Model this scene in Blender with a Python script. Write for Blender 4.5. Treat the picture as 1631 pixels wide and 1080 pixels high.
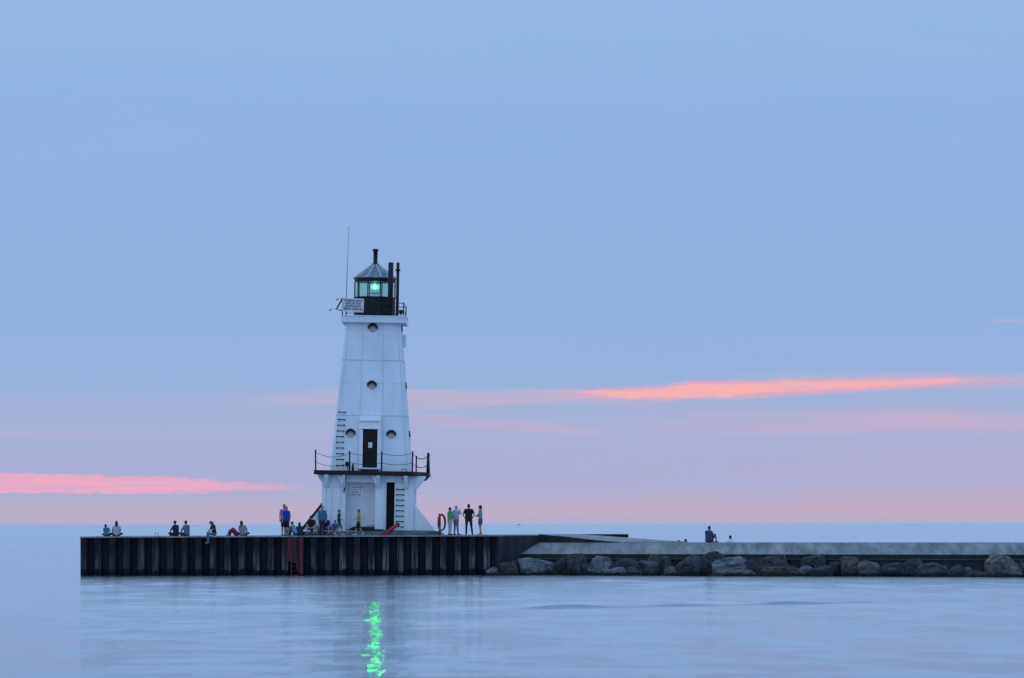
import bpy, bmesh, math, random
from mathutils import Vector, Matrix, noise
R = math.radians
for o in list(bpy.data.objects): bpy.data.objects.remove(o)
S = bpy.context.scene
col = S.collection

# ------------------------------------------------------------------ camera
F = 5500.0                    # focal length in photograph pixels (1631 wide)
CZ = 2.96                     # eye height above the lake
cam = bpy.data.cameras.new("camera"); cam.sensor_width = 36; cam.lens = 36*F/1631
cam.shift_y = (835.3-540)/1631; cam.clip_end = 200000; cam.clip_start = 0.1
co = bpy.data.objects.new("camera", cam); col.objects.link(co)
co.location = (0, 0, CZ); co.rotation_euler = (R(90), 0, 0)
co.rotation_euler.rotate_axis('Z', -0.0015)
S.camera = co
S.view_settings.view_transform = 'Standard'; S.view_settings.look = 'None'
S.view_settings.exposure = 0; S.view_settings.gamma = 1

def lin(c):
    return tuple(((v/255)/12.92 if v/255 <= .04045 else ((v/255+.055)/1.055)**2.4) for v in c)
def hor(x): return 835.3-(x-815.5)*.0015
def W(x, y, Y): return Vector(((x-815.5)*Y/F, Y, CZ+(hor(x)-y)*Y/F))

# ------------------------------------------------------------------ world (dusk sky)
wd = bpy.data.worlds.new("World"); S.world = wd; wd.use_nodes = True
nt = wd.node_tree; nt.nodes.clear()
def N(tree, t, **kw):
    n = tree.nodes.new(t)
    for k, v in kw.items(): setattr(n, k, v)
    return n
def math_(tree, op, a, b=None, c=None, clamp=False):
    n = tree.nodes.new('ShaderNodeMath'); n.operation = op; n.use_clamp = clamp
    for i, v in enumerate((a, b, c)):
        if v is None: continue
        if isinstance(v, (int, float)): n.inputs[i].default_value = v
        else: tree.links.new(v, n.inputs[i])
    return n.outputs[0]
def mixc(tree, fac, a, b):
    n = tree.nodes.new('ShaderNodeMix'); n.data_type = 'RGBA'
    for s, v in ((n.inputs[0], fac), (n.inputs[6], a), (n.inputs[7], b)):
        if isinstance(v, (int, float)): s.default_value = v
        elif isinstance(v, tuple): s.default_value = (*v, 1) if len(v) == 3 else v
        else: tree.links.new(v, s)
    return n.outputs[2]
tc = N(nt, 'ShaderNodeTexCoord'); sx = N(nt, 'ShaderNodeSeparateXYZ')
nt.links.new(tc.outputs['Generated'], sx.inputs[0])
X_, Y_, Z_ = sx.outputs
AZ = math_(nt, 'ARCTAN2', X_, Y_)                       # radians, 0 = straight ahead
EL = math_(nt, 'ARCSINE', Z_)
def azel(px, py):
    u = (px-815.5)/F; v = (hor(px)-py)/F
    return math.atan(u), math.atan(v/math.sqrt(1+u*u))
def fb(scale_az, scale_el, det=4, rough=.55, seed=0):
    cb = N(nt, 'ShaderNodeCombineXYZ')
    nt.links.new(math_(nt, 'MULTIPLY', AZ, 2*scale_az), cb.inputs[0])
    nt.links.new(math_(nt, 'MULTIPLY', EL, 2*scale_el), cb.inputs[1]); cb.inputs[2].default_value = seed
    n = N(nt, 'ShaderNodeTexNoise'); n.inputs['Scale'].default_value = 1
    n.inputs['Detail'].default_value = det; n.inputs['Roughness'].default_value = rough
    nt.links.new(cb.outputs[0], n.inputs['Vector'])
    return math_(nt, 'SUBTRACT', n.outputs['Fac'], .5)
ELMAX = R(10)
ramp = N(nt, 'ShaderNodeValToRGB'); ramp.color_ramp.interpolation = 'EASE'
wob = fb(5, 40, 3, .5, 7.7)
soft_el = math_(nt, 'ADD', EL, math_(nt, 'MULTIPLY', wob, R(.175)))
nt.links.new(math_(nt, 'DIVIDE', soft_el, ELMAX, clamp=True), ramp.inputs[0])
stops = [(836, (172,172,211)), (824, (191,173,200)), (806, (195,173,193)), (792, (187,173,198)),
         (776, (176,172,209)), (735, (173,173,212)), (690, (170,176,214)), (650, (163,177,215)),
         (620, (153,178,218)), (585, (148,178,221)), (450, (144,177,222)), (220, (143,178,224)), (10, (147,182,226))]
els = ramp.color_ramp.elements
for i, (py, c) in enumerate(stops):
    p = max(0, min(1, math.atan((835.3-py)/F)/ELMAX))
    e = els[i] if i < 2 else els.new(p)
    e.position = p; e.color = (*lin(c), 1)
# overhead: the brighter, paler upper sky that lights the scene
up = math_(nt, 'SMOOTH_MIN', math_(nt, 'DIVIDE', math_(nt, 'SUBTRACT', EL, R(16)), R(40), clamp=True), 1.0, .0)
skyc = mixc(nt, up, ramp.outputs[0], tuple(v*1.9 for v in lin((140,179,227))))
# left half of the low sky is bluer, the right warmer
lr = math_(nt, 'MULTIPLY_ADD', AZ, -1/R(17), .5, clamp=True)
low = math_(nt, 'SUBTRACT', 1.0, math_(nt, 'DIVIDE', EL, R(2.3), clamp=True))
hi_low = math_(nt, 'MULTIPLY', low, math_(nt, 'DIVIDE', EL, R(.5), clamp=True))
skyc = mixc(nt, math_(nt, 'MULTIPLY', math_(nt, 'MULTIPLY', lr, hi_low), .75), skyc, lin((160,177,217)))
warm = math_(nt, 'MULTIPLY', math_(nt, 'MULTIPLY_ADD', AZ, 1/R(14), .25, clamp=True), hi_low)
skyc = mixc(nt, math_(nt, 'MULTIPLY', warm, .35), skyc, lin((190,176,210)))
# faint high veils
veil = math_(nt, 'MULTIPLY', math_(nt, 'SUBTRACT', fb(6, 34, 5, .55, 3.1), .03), 2.2, clamp=True)
skyc = mixc(nt, math_(nt, 'MULTIPLY', veil, .20), skyc, lin((164,186,226)))
veil2 = math_(nt, 'MULTIPLY', math_(nt, 'SUBTRACT', fb(5, 26, 4, .55, 9.1), .02), 2.2, clamp=True)
skyc = mixc(nt, math_(nt, 'MULTIPLY', veil2, .16), skyc, lin((134,172,220)))
def fcurve(inp, pts):
    n = N(nt, 'ShaderNodeValToRGB'); nt.links.new(inp, n.inputs[0]); e = n.color_ramp.elements
    for i, (p, v) in enumerate(sorted(pts)):
        q = e[i] if i < 2 else e.new(p)
        q.position = p; q.color = (v, v, v, 1)
    sp = N(nt, 'ShaderNodeSeparateColor'); nt.links.new(n.outputs[0], sp.inputs[0]); return sp.outputs[0]
AN = math_(nt, 'MULTIPLY_ADD', AZ, 1/R(20), .5, clamp=True)     # -20..20 deg -> 0..1
ED = 1/R(4)
EN = math_(nt, 'MULTIPLY', EL, ED)
def band(pts, fade, colr, soft, rag, seed, sa=60, se=500, amount=1.0):
    """one drifting cloud strip: (px, top, bottom) edges turned into azimuth / elevation"""
    top = []; bot = []
    for x, t, b in pts:
        a, e1 = azel(x, t); a, e2 = azel(x, b)
        top.append((a/R(20)+.5, e1*ED)); bot.append((a/R(20)+.5, e2*ED))
    fd = [(azel(x, 700)[0]/R(20)+.5, v) for x, v in fade]
    d = math_(nt, 'MULTIPLY', fb(sa, se, 7, .68, seed), rag*1.5*ED)
    e = math_(nt, 'ADD', EN, d)
    t = fcurve(AN, top); b = fcurve(AN, bot)
    s = soft*ED
    m1 = math_(nt, 'MULTIPLY_ADD', math_(nt, 'SUBTRACT', t, e), 1/s, .5, clamp=True)
    m2 = math_(nt, 'MULTIPLY_ADD', math_(nt, 'SUBTRACT', e, b), 1/s, .5, clamp=True)
    m = math_(nt, 'MULTIPLY', math_(nt, 'MULTIPLY', m1, m2), fcurve(AN, fd))
    front = math_(nt, 'GREATER_THAN', Y_, 0.0)
    return math_(nt, 'MULTIPLY', math_(nt, 'MULTIPLY', m, front), amount)
P = 1/F
def tex_amt(m, sa, se, seed, lo=.55):
    return math_(nt, 'MULTIPLY', m, math_(nt, 'MULTIPLY_ADD', fb(sa, se, 5, .6, seed), 1.6, 1-.5*(1-lo), clamp=True))
# faint wisps
w = band([(330,632,648),(540,622,642),(700,620,650),(940,622,640),(1100,640,660)], [(360,0),(540,.6),(760,.7),(960,.6),(1080,0)], None, 9*P, 12*P, 1.3, 20, 260)
skyc = mixc(nt, tex_amt(w, 20, 300, 5.5), skyc, lin((205,178,207)))
w = band([(640,655,672),(760,664,682),(960,684,694),(1000,688,694)], [(620,0),(700,.45),(900,.5),(990,0)], None, 6*P, 8*P, 2.3, 30, 400)
skyc = mixc(nt, w, skyc, lin((200,176,208)))
w = band([(950,668,690),(1300,655,690),(1500,652,682),(1660,664,688)], [(940,0),(1200,.5),(1500,.85),(1660,.7)], None, 14*P, 16*P, 4.3, 24, 300)
skyc = mixc(nt, tex_amt(w, 24, 300, 2.5), skyc, lin((203,177,206)))
w = band([(1050,592,612),(1250,594,622),(1500,594,622),(1660,596,616)], [(1080,0),(1300,.5),(1520,.75),(1660,.7)], None, 12*P, 10*P, 4.9, 24, 300)
skyc = mixc(nt, w, skyc, lin((188,176,212)))
w = band([(-20,688,697),(120,690,697),(330,688,694)], [(-20,.4),(120,.35),(300,0)], None, 5*P, 4*P, 6.3, 30, 400)
skyc = mixc(nt, w, skyc, lin((196,176,212)))
w = band([(1570,508,512.5),(1600,508.5,512.5),(1640,508,512)], [(1575,0),(1600,.6),(1640,.2)], None, 4*P, 2*P, 6.9, 60, 400)
skyc = mixc(nt, w, skyc, lin((205,170,200)))
# left pink strip
wl = band([(-60,755,785),(0,755,784.5),(74,754,785.5),(116,756,786),(162,757,786),(215,760,785.5),(254,758,785),(288,762,785),(353,766,783.5),(392,768,782),(429,770,779.5),(490,775,782),(520,779,783)],
         [(-60,1),(200,1),(330,.85),(430,.6),(500,0)], None, 3.2*P, 13*P, 8.3, 100, 520)
skyc = mixc(nt, tex_amt(wl, 22, 750, 12.5, .35), skyc, lin((250,170,192)))
# right orange-pink strip: pink skirt and glowing core
wr = band([(880,620,634),(938,619,634),(1004,618,637),(1055,614,638),(1106,606,636),(1207,606,634),(1258,603,630),(1360,603,624),(1462,600,617),(1541,600,611),(1640,602,608)],
          [(860,0),(930,.6),(1000,.9),(1480,.9),(1550,.5),(1640,.3)], None, 6*P, 9*P, 10.3, 120, 520)
skyc = mixc(nt, tex_amt(wr, 20, 800, 14.5, .4), skyc, lin((236,168,190)))
wr = band([(930,623,626),(1004,621,635),(1055,618.5,634),(1106,611.5,632),(1157,611,632),(1207,609.5,625.5),(1258,608,622),(1360,607,618),(1462,605,612),(1513,602.5,609),(1545,604,606.5)],
          [(915,0),(940,1),(1500,1),(1545,.7),(1552,0)], None, 3*P, 11*P, 11.3, 170, 620)
skyc = mixc(nt, tex_amt(wr, 26, 900, 16.5, .45), skyc, lin((255,180,170)))
# dark-side sky below the horizon line stays plain
bg = N(nt, 'ShaderNodeBackground'); nt.links.new(skyc, bg.inputs[0]); bg.inputs[1].default_value = 1.0
wo = N(nt, 'ShaderNodeOutputWorld'); nt.links.new(bg.outputs[0], wo.inputs[0])

# weak soft fill lamp added behind the left shoulder; daylight source has already set
sl = bpy.data.lights.new("dusk_fill", 'SUN'); sl.energy = 0.10; sl.angle = R(25); sl.color = (1, .93, .88)
so = bpy.data.objects.new("dusk_fill", sl); col.objects.link(so)
so.rotation_euler = Vector((.55, .9, -.45)).to_track_quat('-Z', 'Y').to_euler()

# ------------------------------------------------------------------ helpers
def tag(o, label=None, cat=None, group=None, kind=None):
    if label: o['label'] = label
    if cat: o['category'] = cat
    if group: o['group'] = group
    if kind: o['kind'] = kind
    return o
def empty(name, loc=(0,0,0), rz=0, **k):
    o = bpy.data.objects.new(name, None); col.objects.link(o); o.location = loc; o.rotation_euler = (0,0,rz)
    o.empty_display_size = .2
    return tag(o, **k)
def mat(name, c, rough=.7, vary=.15, scale=3, bump=0, bscale=20, metal=0, dark=None, stretch=(1,1,1), spec=.4):
    m = bpy.data.materials.new(name); m.use_nodes = True; t = m.node_tree
    b = t.nodes['Principled BSDF']; b.inputs['Roughness'].default_value = rough; b.inputs['Metallic'].default_value = metal
    b.inputs['Specular IOR Level'].default_value = spec
    tcn = N(t, 'ShaderNodeTexCoord'); mp = N(t, 'ShaderNodeMapping'); mp.inputs['Scale'].default_value = stretch
    t.links.new(tcn.outputs['Object'], mp.inputs[0])
    n = N(t, 'ShaderNodeTexNoise'); n.inputs['Scale'].default_value = scale; n.inputs['Detail'].default_value = 6; n.inputs['Roughness'].default_value = .6
    t.links.new(mp.outputs[0], n.inputs['Vector'])
    d = dark or tuple(v*(1-vary*2) for v in c); l = tuple(min(1, v*(1+vary)) for v in c)
    r = N(t, 'ShaderNodeValToRGB'); r.color_ramp.elements[0].position = .32; r.color_ramp.elements[1].position = .68
    r.color_ramp.elements[0].color = (*d, 1); r.color_ramp.elements[1].color = (*l, 1)
    t.links.new(n.outputs['Fac'], r.inputs[0]); t.links.new(r.outputs[0], b.inputs['Base Color'])
    if bump:
        n2 = N(t, 'ShaderNodeTexNoise'); n2.inputs['Scale'].default_value = bscale; n2.inputs['Detail'].default_value = 6
        t.links.new(mp.outputs[0], n2.inputs['Vector'])
        bp = N(t, 'ShaderNodeBump'); bp.inputs['Strength'].default_value = bump; bp.inputs['Distance'].default_value = .05
        t.links.new(n2.outputs['Fac'], bp.inputs['Height']); t.links.new(bp.outputs[0], b.inputs['Normal'])
    return m
class MB:
    def __init__(s): s.v = []; s.f = []
    def add(s, vs, fs):
        k = len(s.v); s.v += [Vector(p) for p in vs]; s.f += [tuple(i+k for i in f) for f in fs]; return s
    def box(s, x0, x1, y0, y1, z0, z1):
        return s.add([(x0,y0,z0),(x1,y0,z0),(x1,y1,z0),(x0,y1,z0),(x0,y0,z1),(x1,y0,z1),(x1,y1,z1),(x0,y1,z1)],
              [(0,3,2,1),(4,5,6,7),(0,1,5,4),(1,2,6,5),(2,3,7,6),(3,0,4,7)])
    def prism(s, poly, z0, z1):        # plan polygon, extruded up
        n = len(poly)
        if sum(poly[i][0]*poly[(i+1)%n][1]-poly[(i+1)%n][0]*poly[i][1] for i in range(n)) < 0: poly = poly[::-1]
        return s.add([(x,y,z0) for x,y in poly]+[(x,y,z1) for x,y in poly],
              [tuple(range(n))[::-1], tuple(range(n,2*n))]+[(i,(i+1)%n,n+(i+1)%n,n+i) for i in range(n)])
    def slab(s, poly, y0, y1):         # elevation polygon (x,z), extruded in depth
        n = len(poly)
        if sum(poly[i][0]*poly[(i+1)%n][1]-poly[(i+1)%n][0]*poly[i][1] for i in range(n)) < 0: poly = poly[::-1]
        return s.add([(x,y0,z) for x,z in poly]+[(x,y1,z) for x,z in poly],
              [tuple(range(n)), tuple(range(n,2*n))[::-1]]+[(i,n+i,n+(i+1)%n,(i+1)%n) for i in range(n)])
    def side(s, poly, x0, x1):         # side polygon (y,z), extruded in x
        n = len(poly)
        if sum(poly[i][0]*poly[(i+1)%n][1]-poly[(i+1)%n][0]*poly[i][1] for i in range(n)) < 0: poly = poly[::-1]
        return s.add([(x0,y,z) for y,z in poly]+[(x1,y,z) for y,z in poly],
              [tuple(range(n))[::-1], tuple(range(n,2*n))]+[(i,(i+1)%n,n+(i+1)%n,n+i) for i in range(n)])
    def tube(s, pts, r, n=8, closed=False):
        pts = [Vector(p) for p in pts]; rr = r if isinstance(r, (list, tuple)) else [r]*len(pts)
        rings = []; prev = None; m = len(pts)
        for i, p in enumerate(pts):
            if closed: d = pts[(i+1)%m]-pts[i-1]
            else: d = pts[min(i+1,m-1)]-pts[max(i-1,0)]
            d.normalize()
            a = prev if prev is not None else (Vector((0,0,1)) if abs(d.z) < .9 else Vector((1,0,0)))
            u = (a-d*a.dot(d)).normalized(); w = d.cross(u); prev = u
            rings.append([p+(u*math.cos(2*math.pi*k/n)+w*math.sin(2*math.pi*k/n))*rr[i] for k in range(n)])
        vs = [q for ring in rings for q in ring]; fs = []
        for i in range(m if closed else m-1):
            j = (i+1)%m
            for k in range(n): fs.append((i*n+k, i*n+(k+1)%n, j*n+(k+1)%n, j*n+k))
        if not closed: fs += [tuple(range(n))[::-1], tuple(range((m-1)*n, m*n))]
        return s.add(vs, fs)
    def cap(s, p0, r0, p1, r1, n=10, h=3):    # tapered capsule
        p0 = Vector(p0); p1 = Vector(p1); d = p1-p0
        L = d.length
        d = d.normalized() if L > 1e-6 else Vector((0,0,1))
        pts = []; rs = []
        for i in range(h+1):
            a = -math.pi/2+i*math.pi/2/h*.98+.03 if i == 0 else -math.pi/2+i*math.pi/2/h
            pts.append(p0+d*r0*math.sin(a)); rs.append(max(1e-4, r0*math.cos(a)))
        for i in range(h+1):
            a = i*math.pi/2/h
            if i == h: a -= .03
            if i == 0 and L < 1e-6: continue
            pts.append(p1+d*r1*math.sin(a)); rs.append(max(1e-4, r1*math.cos(a)))
        return s.tube(pts, rs, n)
    def ell(s, c, r, M=None, nu=14, nv=9):
        c = Vector(c); vs = []; fs = []
        for i in range(nv+1):
            t = math.pi*i/nv
            for k in range(nu):
                a = 2*math.pi*k/nu; p = Vector((r[0]*math.sin(t)*math.cos(a), r[1]*math.sin(t)*math.sin(a), r[2]*math.cos(t)))
                if i in (0, nv): p = Vector((1e-3*math.cos(a), 1e-3*math.sin(a), p.z))
                vs.append(c+(M @ p if M else p))
        for i in range(nv):
            for k in range(nu): fs.append((i*nu+k, (i+1)*nu+k, (i+1)*nu+(k+1)%nu, i*nu+(k+1)%nu))
        fs += [tuple(range(nu)), tuple(range(nv*nu,(nv+1)*nu))[::-1]]
        return s.add(vs, fs)
    def build(s, name, m, parent=None, smooth=False, bevel=0, **k):
        me = bpy.data.meshes.new(name); me.from_pydata([tuple(v) for v in s.v], [], s.f); me.materials.append(m); me.update()
        if smooth: me.shade_smooth()
        o = bpy.data.objects.new(name, me); col.objects.link(o)
        if parent: o.parent = parent
        if bevel:
            b = o.modifiers.new('bevel', 'BEVEL'); b.width = bevel; b.segments = 2; b.limit_method = 'ANGLE'
        return tag(o, **k)
def arc(c, r, a0, a1, n, plane='xz'):
    out = []
    for i in range(n+1):
        a = a0+(a1-a0)*i/n; u = math.cos(a)*r; v = math.sin(a)*r
        out.append((c[0]+u, c[1], c[2]+v) if plane == 'xz' else ((c[0]+u, c[1]+v, c[2]) if plane == 'xy' else (c[0], c[1]+u, c[2]+v)))
    return out

# ------------------------------------------------------------------ water
def water_mat():
    m = bpy.data.materials.new("lake_water"); m.use_nodes = True; t = m.node_tree; t.nodes.clear()
    g = N(t, 'ShaderNodeNewGeometry')
    def slope(sx_, sy_, ax, ay, det=2, rough=.5, off=0):
        """a field of wave slopes: wavelengths 1/sx_, 1/sy_ metres, amplitudes ax, ay"""
        mp = N(t, 'ShaderNodeMapping'); mp.inputs['Scale'].default_value = (sx_, sy_, 1); mp.inputs['Location'].default_value = (off, off*.7, off*.3)
        t.links.new(g.outputs['Position'], mp.inputs[0])
        n = N(t, 'ShaderNodeTexNoise'); n.inputs['Scale'].default_value = 1; n.inputs['Detail'].default_value = det; n.inputs['Roughness'].default_value = rough
        t.links.new(mp.outputs[0], n.inputs['Vector'])
        sub = N(t, 'ShaderNodeVectorMath', operation='SUBTRACT'); t.links.new(n.outputs['Color'], sub.inputs[0]); sub.inputs[1].default_value = (.5,.5,.5)
        mul = N(t, 'ShaderNodeVectorMath', operation='MULTIPLY'); t.links.new(sub.outputs[0], mul.inputs[0]); mul.inputs[1].default_value = (ax, ay, 0)
        return mul.outputs[0]
    def vadd(*vs):
        a = vs[0]
        for b in vs[1:]:
            n = N(t, 'ShaderNodeVectorMath', operation='ADD'); t.links.new(a, n.inputs[0]); t.links.new(b, n.inputs[1]); a = n.outputs[0]
        return a
    def norm(v):
        n = N(t, 'ShaderNodeVectorMath', operation='NORMALIZE'); t.links.new(v, n.inputs[0]); return n.outputs[0]
    swell = vadd(slope(.26, .10, .02, .36, 4, .62, 5), slope(.06, .035, .0, .08, 2, .5, 41))
    chop = vadd(slope(.45, .55, .02, .26, 3, .6, 17), slope(5, .30, .14, .06, 1, .5, 77))
    ga = N(t, 'ShaderNodeBsdfGlossy'); ga.inputs['Roughness'].default_value = .035
    t.links.new(norm(vadd(g.outputs['Normal'], swell, chop)), ga.inputs['Normal'])
    gb = N(t, 'ShaderNodeBsdfGlossy'); gb.inputs['Roughness'].default_value = .05
    t.links.new(norm(vadd(g.outputs['Normal'], slope(7, .34, .15, .12, 1, .5, 31), slope(.7, .2, .045, .30, 2, .5, 57))), gb.inputs['Normal'])
    mx = N(t, 'ShaderNodeMixShader'); mx.inputs[0].default_value = .38
    t.links.new(ga.outputs[0], mx.inputs[1]); t.links.new(gb.outputs[0], mx.inputs[2])
    for q in (ga, gb): q.inputs['Color'].default_value = (.885, .905, .915, 1)
    tg = N(t, 'ShaderNodeCombineXYZ'); tg.inputs[0].default_value = 1; tg.inputs[1].default_value = 0
    for q in (ga, gb): q.inputs['Anisotropy'].default_value = .95; t.links.new(tg.outputs[0], q.inputs['Tangent'])
    df = N(t, 'ShaderNodeBsdfDiffuse'); df.inputs[0].default_value = (.06, .13, .21, 1)
    fr = N(t, 'ShaderNodeFresnel'); fr.inputs[0].default_value = 1.333
    m2 = N(t, 'ShaderNodeMixShader'); t.links.new(math_(t, 'MULTIPLY_ADD', fr.outputs[0], .95, .17, clamp=True), m2.inputs[0])
    t.links.new(df.outputs[0], m2.inputs[1]); t.links.new(mx.outputs[0], m2.inputs[2])
    o = N(t, 'ShaderNodeOutputMaterial'); t.links.new(m2.outputs[0], o.inputs[0])
    return m
def ridge(x, y):
    yc = 120.4+.68*x
    if x > 20 or x < -26: a = .0
    else:
        a = .006
        for cx, wd_, am in ((2.0,2.3,.085),(6.1,1.9,.06),(10.2,2.2,.075),(13.0,1.4,.04),(-7,5,.02)):
            a += am*math.exp(-((x-cx)/wd_)**2*2.2)
        a *= min(1, (20-x)/5, (x+26)/6)
    d = (y-yc)/.62
    return 1.6*a*math.exp(-d*d)
mb = MB()
xs = [-60000,-8000,-900,-200,-60]+[-30+.6*i for i in range(101)]+[60,200,900,8000,60000]
ys = [-300,-20,5,20,40,70]+[98+.2*i for i in range(216)]+[145,160,180,220,400,900,3000,12000,60000]
for y in ys:
    for x in xs: mb.v.append(Vector((x, y, ridge(x, y) if 90 < y < 144 else 0)))
nx = len(xs)
for j in range(len(ys)-1):
    for i in range(nx-1): mb.f.append((j*nx+i, j*nx+i+1, (j+1)*nx+i+1, (j+1)*nx+i))
mb.build("water", water_mat(), smooth=True, kind='structure')

# ------------------------------------------------------------------ pier
YF = 201.3; DZ = 2.345
def deckz(X): return DZ+.0024*min(0, X+1)
XL = W(128,0,YF).x; XR = W(793,0,YF).x; XT = W(858,0,206.3).x; YB = 211.0
per_ = (XR-XL)/29.0
def pier_mat(plain=False):
    m = bpy.data.materials.new("rusted_sheet_pile"); m.use_nodes = True; t = m.node_tree; b = t.nodes['Principled BSDF']
    b.inputs['Roughness'].default_value = .75; b.inputs['Specular IOR Level'].default_value = .25
    g = N(t, 'ShaderNodeTexCoord'); sp = N(t, 'ShaderNodeSeparateXYZ'); t.links.new(g.outputs['Object'], sp.inputs[0])
    def nz(sc, st, det=4, off=0):
        mp = N(t, 'ShaderNodeMapping'); mp.inputs['Scale'].default_value = st; mp.inputs['Location'].default_value = (off,off,off)
        t.links.new(g.outputs['Object'], mp.inputs[0]); n = N(t, 'ShaderNodeTexNoise'); n.inputs['Scale'].default_value = sc; n.inputs['Detail'].default_value = det
        n.inputs['Roughness'].default_value = .65
        t.links.new(mp.outputs[0], n.inputs['Vector']); return n.outputs['Fac']
    c = mixc(t, nz(1, (9, 9, .5)), (.004,.005,.009), (.014,.016,.024))
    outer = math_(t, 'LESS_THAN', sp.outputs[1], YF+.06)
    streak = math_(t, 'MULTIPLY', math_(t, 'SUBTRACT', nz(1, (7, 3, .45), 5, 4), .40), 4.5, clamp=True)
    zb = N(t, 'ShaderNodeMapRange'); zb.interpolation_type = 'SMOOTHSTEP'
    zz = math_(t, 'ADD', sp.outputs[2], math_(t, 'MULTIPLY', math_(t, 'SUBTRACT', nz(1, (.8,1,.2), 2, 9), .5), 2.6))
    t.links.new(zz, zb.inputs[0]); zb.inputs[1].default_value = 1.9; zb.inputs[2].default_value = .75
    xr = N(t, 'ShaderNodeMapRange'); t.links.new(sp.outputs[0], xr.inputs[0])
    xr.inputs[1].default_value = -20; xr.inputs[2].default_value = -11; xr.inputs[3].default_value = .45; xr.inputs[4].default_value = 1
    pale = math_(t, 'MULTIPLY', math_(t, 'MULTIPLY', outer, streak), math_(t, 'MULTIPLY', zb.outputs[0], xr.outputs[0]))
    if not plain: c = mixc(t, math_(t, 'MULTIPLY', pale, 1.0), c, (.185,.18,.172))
    scr = math_(t, 'MULTIPLY', math_(t, 'SUBTRACT', nz(1, (16, 6, .9), 3, 22), .68), 9, clamp=True)
    c = mixc(t, math_(t, 'MULTIPLY', scr, .55), c, (.16,.165,.17))
    cell = N(t, 'ShaderNodeTexWhiteNoise'); cell.noise_dimensions = '1D'
    t.links.new(math_(t, 'FLOOR', math_(t, 'DIVIDE', math_(t, 'SUBTRACT', sp.outputs[0], XL), per_)), cell.inputs['W'])
    c = mixc(t, math_(t, 'MULTIPLY', cell.outputs[0], .55), c, (.010,.007,.008))
    br2 = math_(t, 'MULTIPLY', math_(t, 'SUBTRACT', nz(1, (1.1, 1, .8), 5, 61), .5), 4, clamp=True)
    c = mixc(t, math_(t, 'MULTIPLY', br2, .7), c, (.034,.020,.016))
    rust = math_(t, 'MULTIPLY', math_(t, 'SUBTRACT', nz(1, (3.3, 2, .9), 3, 44), .66), 7, clamp=True)
    c = mixc(t, math_(t, 'MULTIPLY', rust, .75), c, (.13,.030,.014))
    # wet weed belt at the water line
    wz = math_(t, 'ADD', sp.outputs[2], math_(t, 'MULTIPLY', nz(1, (1.6, 2, .1), 5, 3), .8))
    wet = math_(t, 'MULTIPLY', math_(t, 'SUBTRACT', .80, wz), 9, clamp=True)
    c = mixc(t, wet, c, (.002,.003,.005)); t.links.new(c, b.inputs['Base Color'])
    n2 = nz(1, (14, 14, 1.2), 4, 8); bp = N(t, 'ShaderNodeBump'); bp.inputs['Strength'].default_value = .5; bp.inputs['Distance'].default_value = .03
    t.links.new(n2, bp.inputs['Height']); t.links.new(bp.outputs[0], b.inputs['Normal'])
    return m
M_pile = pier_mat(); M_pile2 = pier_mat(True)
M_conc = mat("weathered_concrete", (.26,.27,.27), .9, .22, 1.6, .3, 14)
M_conc_dk = mat("dark_concrete", (.022,.025,.029), .85, .3, 1.5, .3, 10, stretch=(1,1,.4))  # much darker concrete colour for walls, ledge and fill
M_plinth = mat("plinth_concrete", (.16,.165,.165), .9, .3, 2.2, .3, 12, stretch=(.5,1,2))
pier = empty("pier", (0,0,0), label="long dark sheet pile pier rising straight from the lake under the lighthouse", cat="pier")
# corrugated front, following z of the deck
pts = []; per = (XR-XL)/29.0; dp = .34; x = XL
def corr(p0, p1, nper, inward, w):
    """corrugated plan polyline from p0 to p1, inward = unit vector into the pier"""
    p0 = Vector(p0); p1 = Vector(p1); d = (p1-p0)/nper; out = []
    for i in range(nper):
        b = p0+d*i
        out += [b, b+d*.42, b+d*.54+inward*dp, b+d*.90+inward*dp]
    out.append(p1); return out
def wallstrip(line, z0, ztop, thick, inward, name, m, parent):
    mbx = MB(); n = len(line)
    for p in line: mbx.v += [Vector((p.x, p.y, z0)), Vector((p.x, p.y, ztop(p.x)))]
    for p in line:
        q = p+inward*thick; mbx.v += [Vector((q.x, q.y, z0)), Vector((q.x, q.y, ztop(p.x)))]
    for i in range(n-1):
        a = 2*i; mbx.f.append((a, a+2, a+3, a+1)); c = 2*n+a; mbx.f.append((c, c+1, c+3, c+2)); mbx.f.append((a+1, a+3, c+3, c+1))
    return mbx.build(name, m, parent)
front = corr((XL,YF,0), (XR,YF,0), 29, Vector((0,1,0)), per)
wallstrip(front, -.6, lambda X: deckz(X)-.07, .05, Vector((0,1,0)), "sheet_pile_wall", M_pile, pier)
# left end wall, diagonal concrete shoulder, rear wall
lend = corr((XL,YB,0), (XL,YF+.01,0), 11, Vector((1,0,0)), per)
wallstrip(lend, -.6, lambda X: deckz(X)-.07, .05, Vector((1,0,0)), "sheet_pile_wall", M_pile2, pier)
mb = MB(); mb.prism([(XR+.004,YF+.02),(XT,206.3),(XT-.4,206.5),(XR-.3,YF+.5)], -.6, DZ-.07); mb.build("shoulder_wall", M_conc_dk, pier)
XE = W(1001,0,YB).x
rear = corr((XE,YB+.3,0), (XL+.1,YB+.3,0), 38, Vector((0,-1,0)), per)
wallstrip(rear, -.6, lambda X: deckz(X)+.002, .05, Vector((0,-1,0)), "rear_sheet_pile_wall", M_pile2, pier)
mb = MB(); mb.box(XT+1.2, XE-.01, YB-.16, YB+.34, .5, DZ+.012); mb.build("rear_cap_beam", M_pile2, pier)
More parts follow.
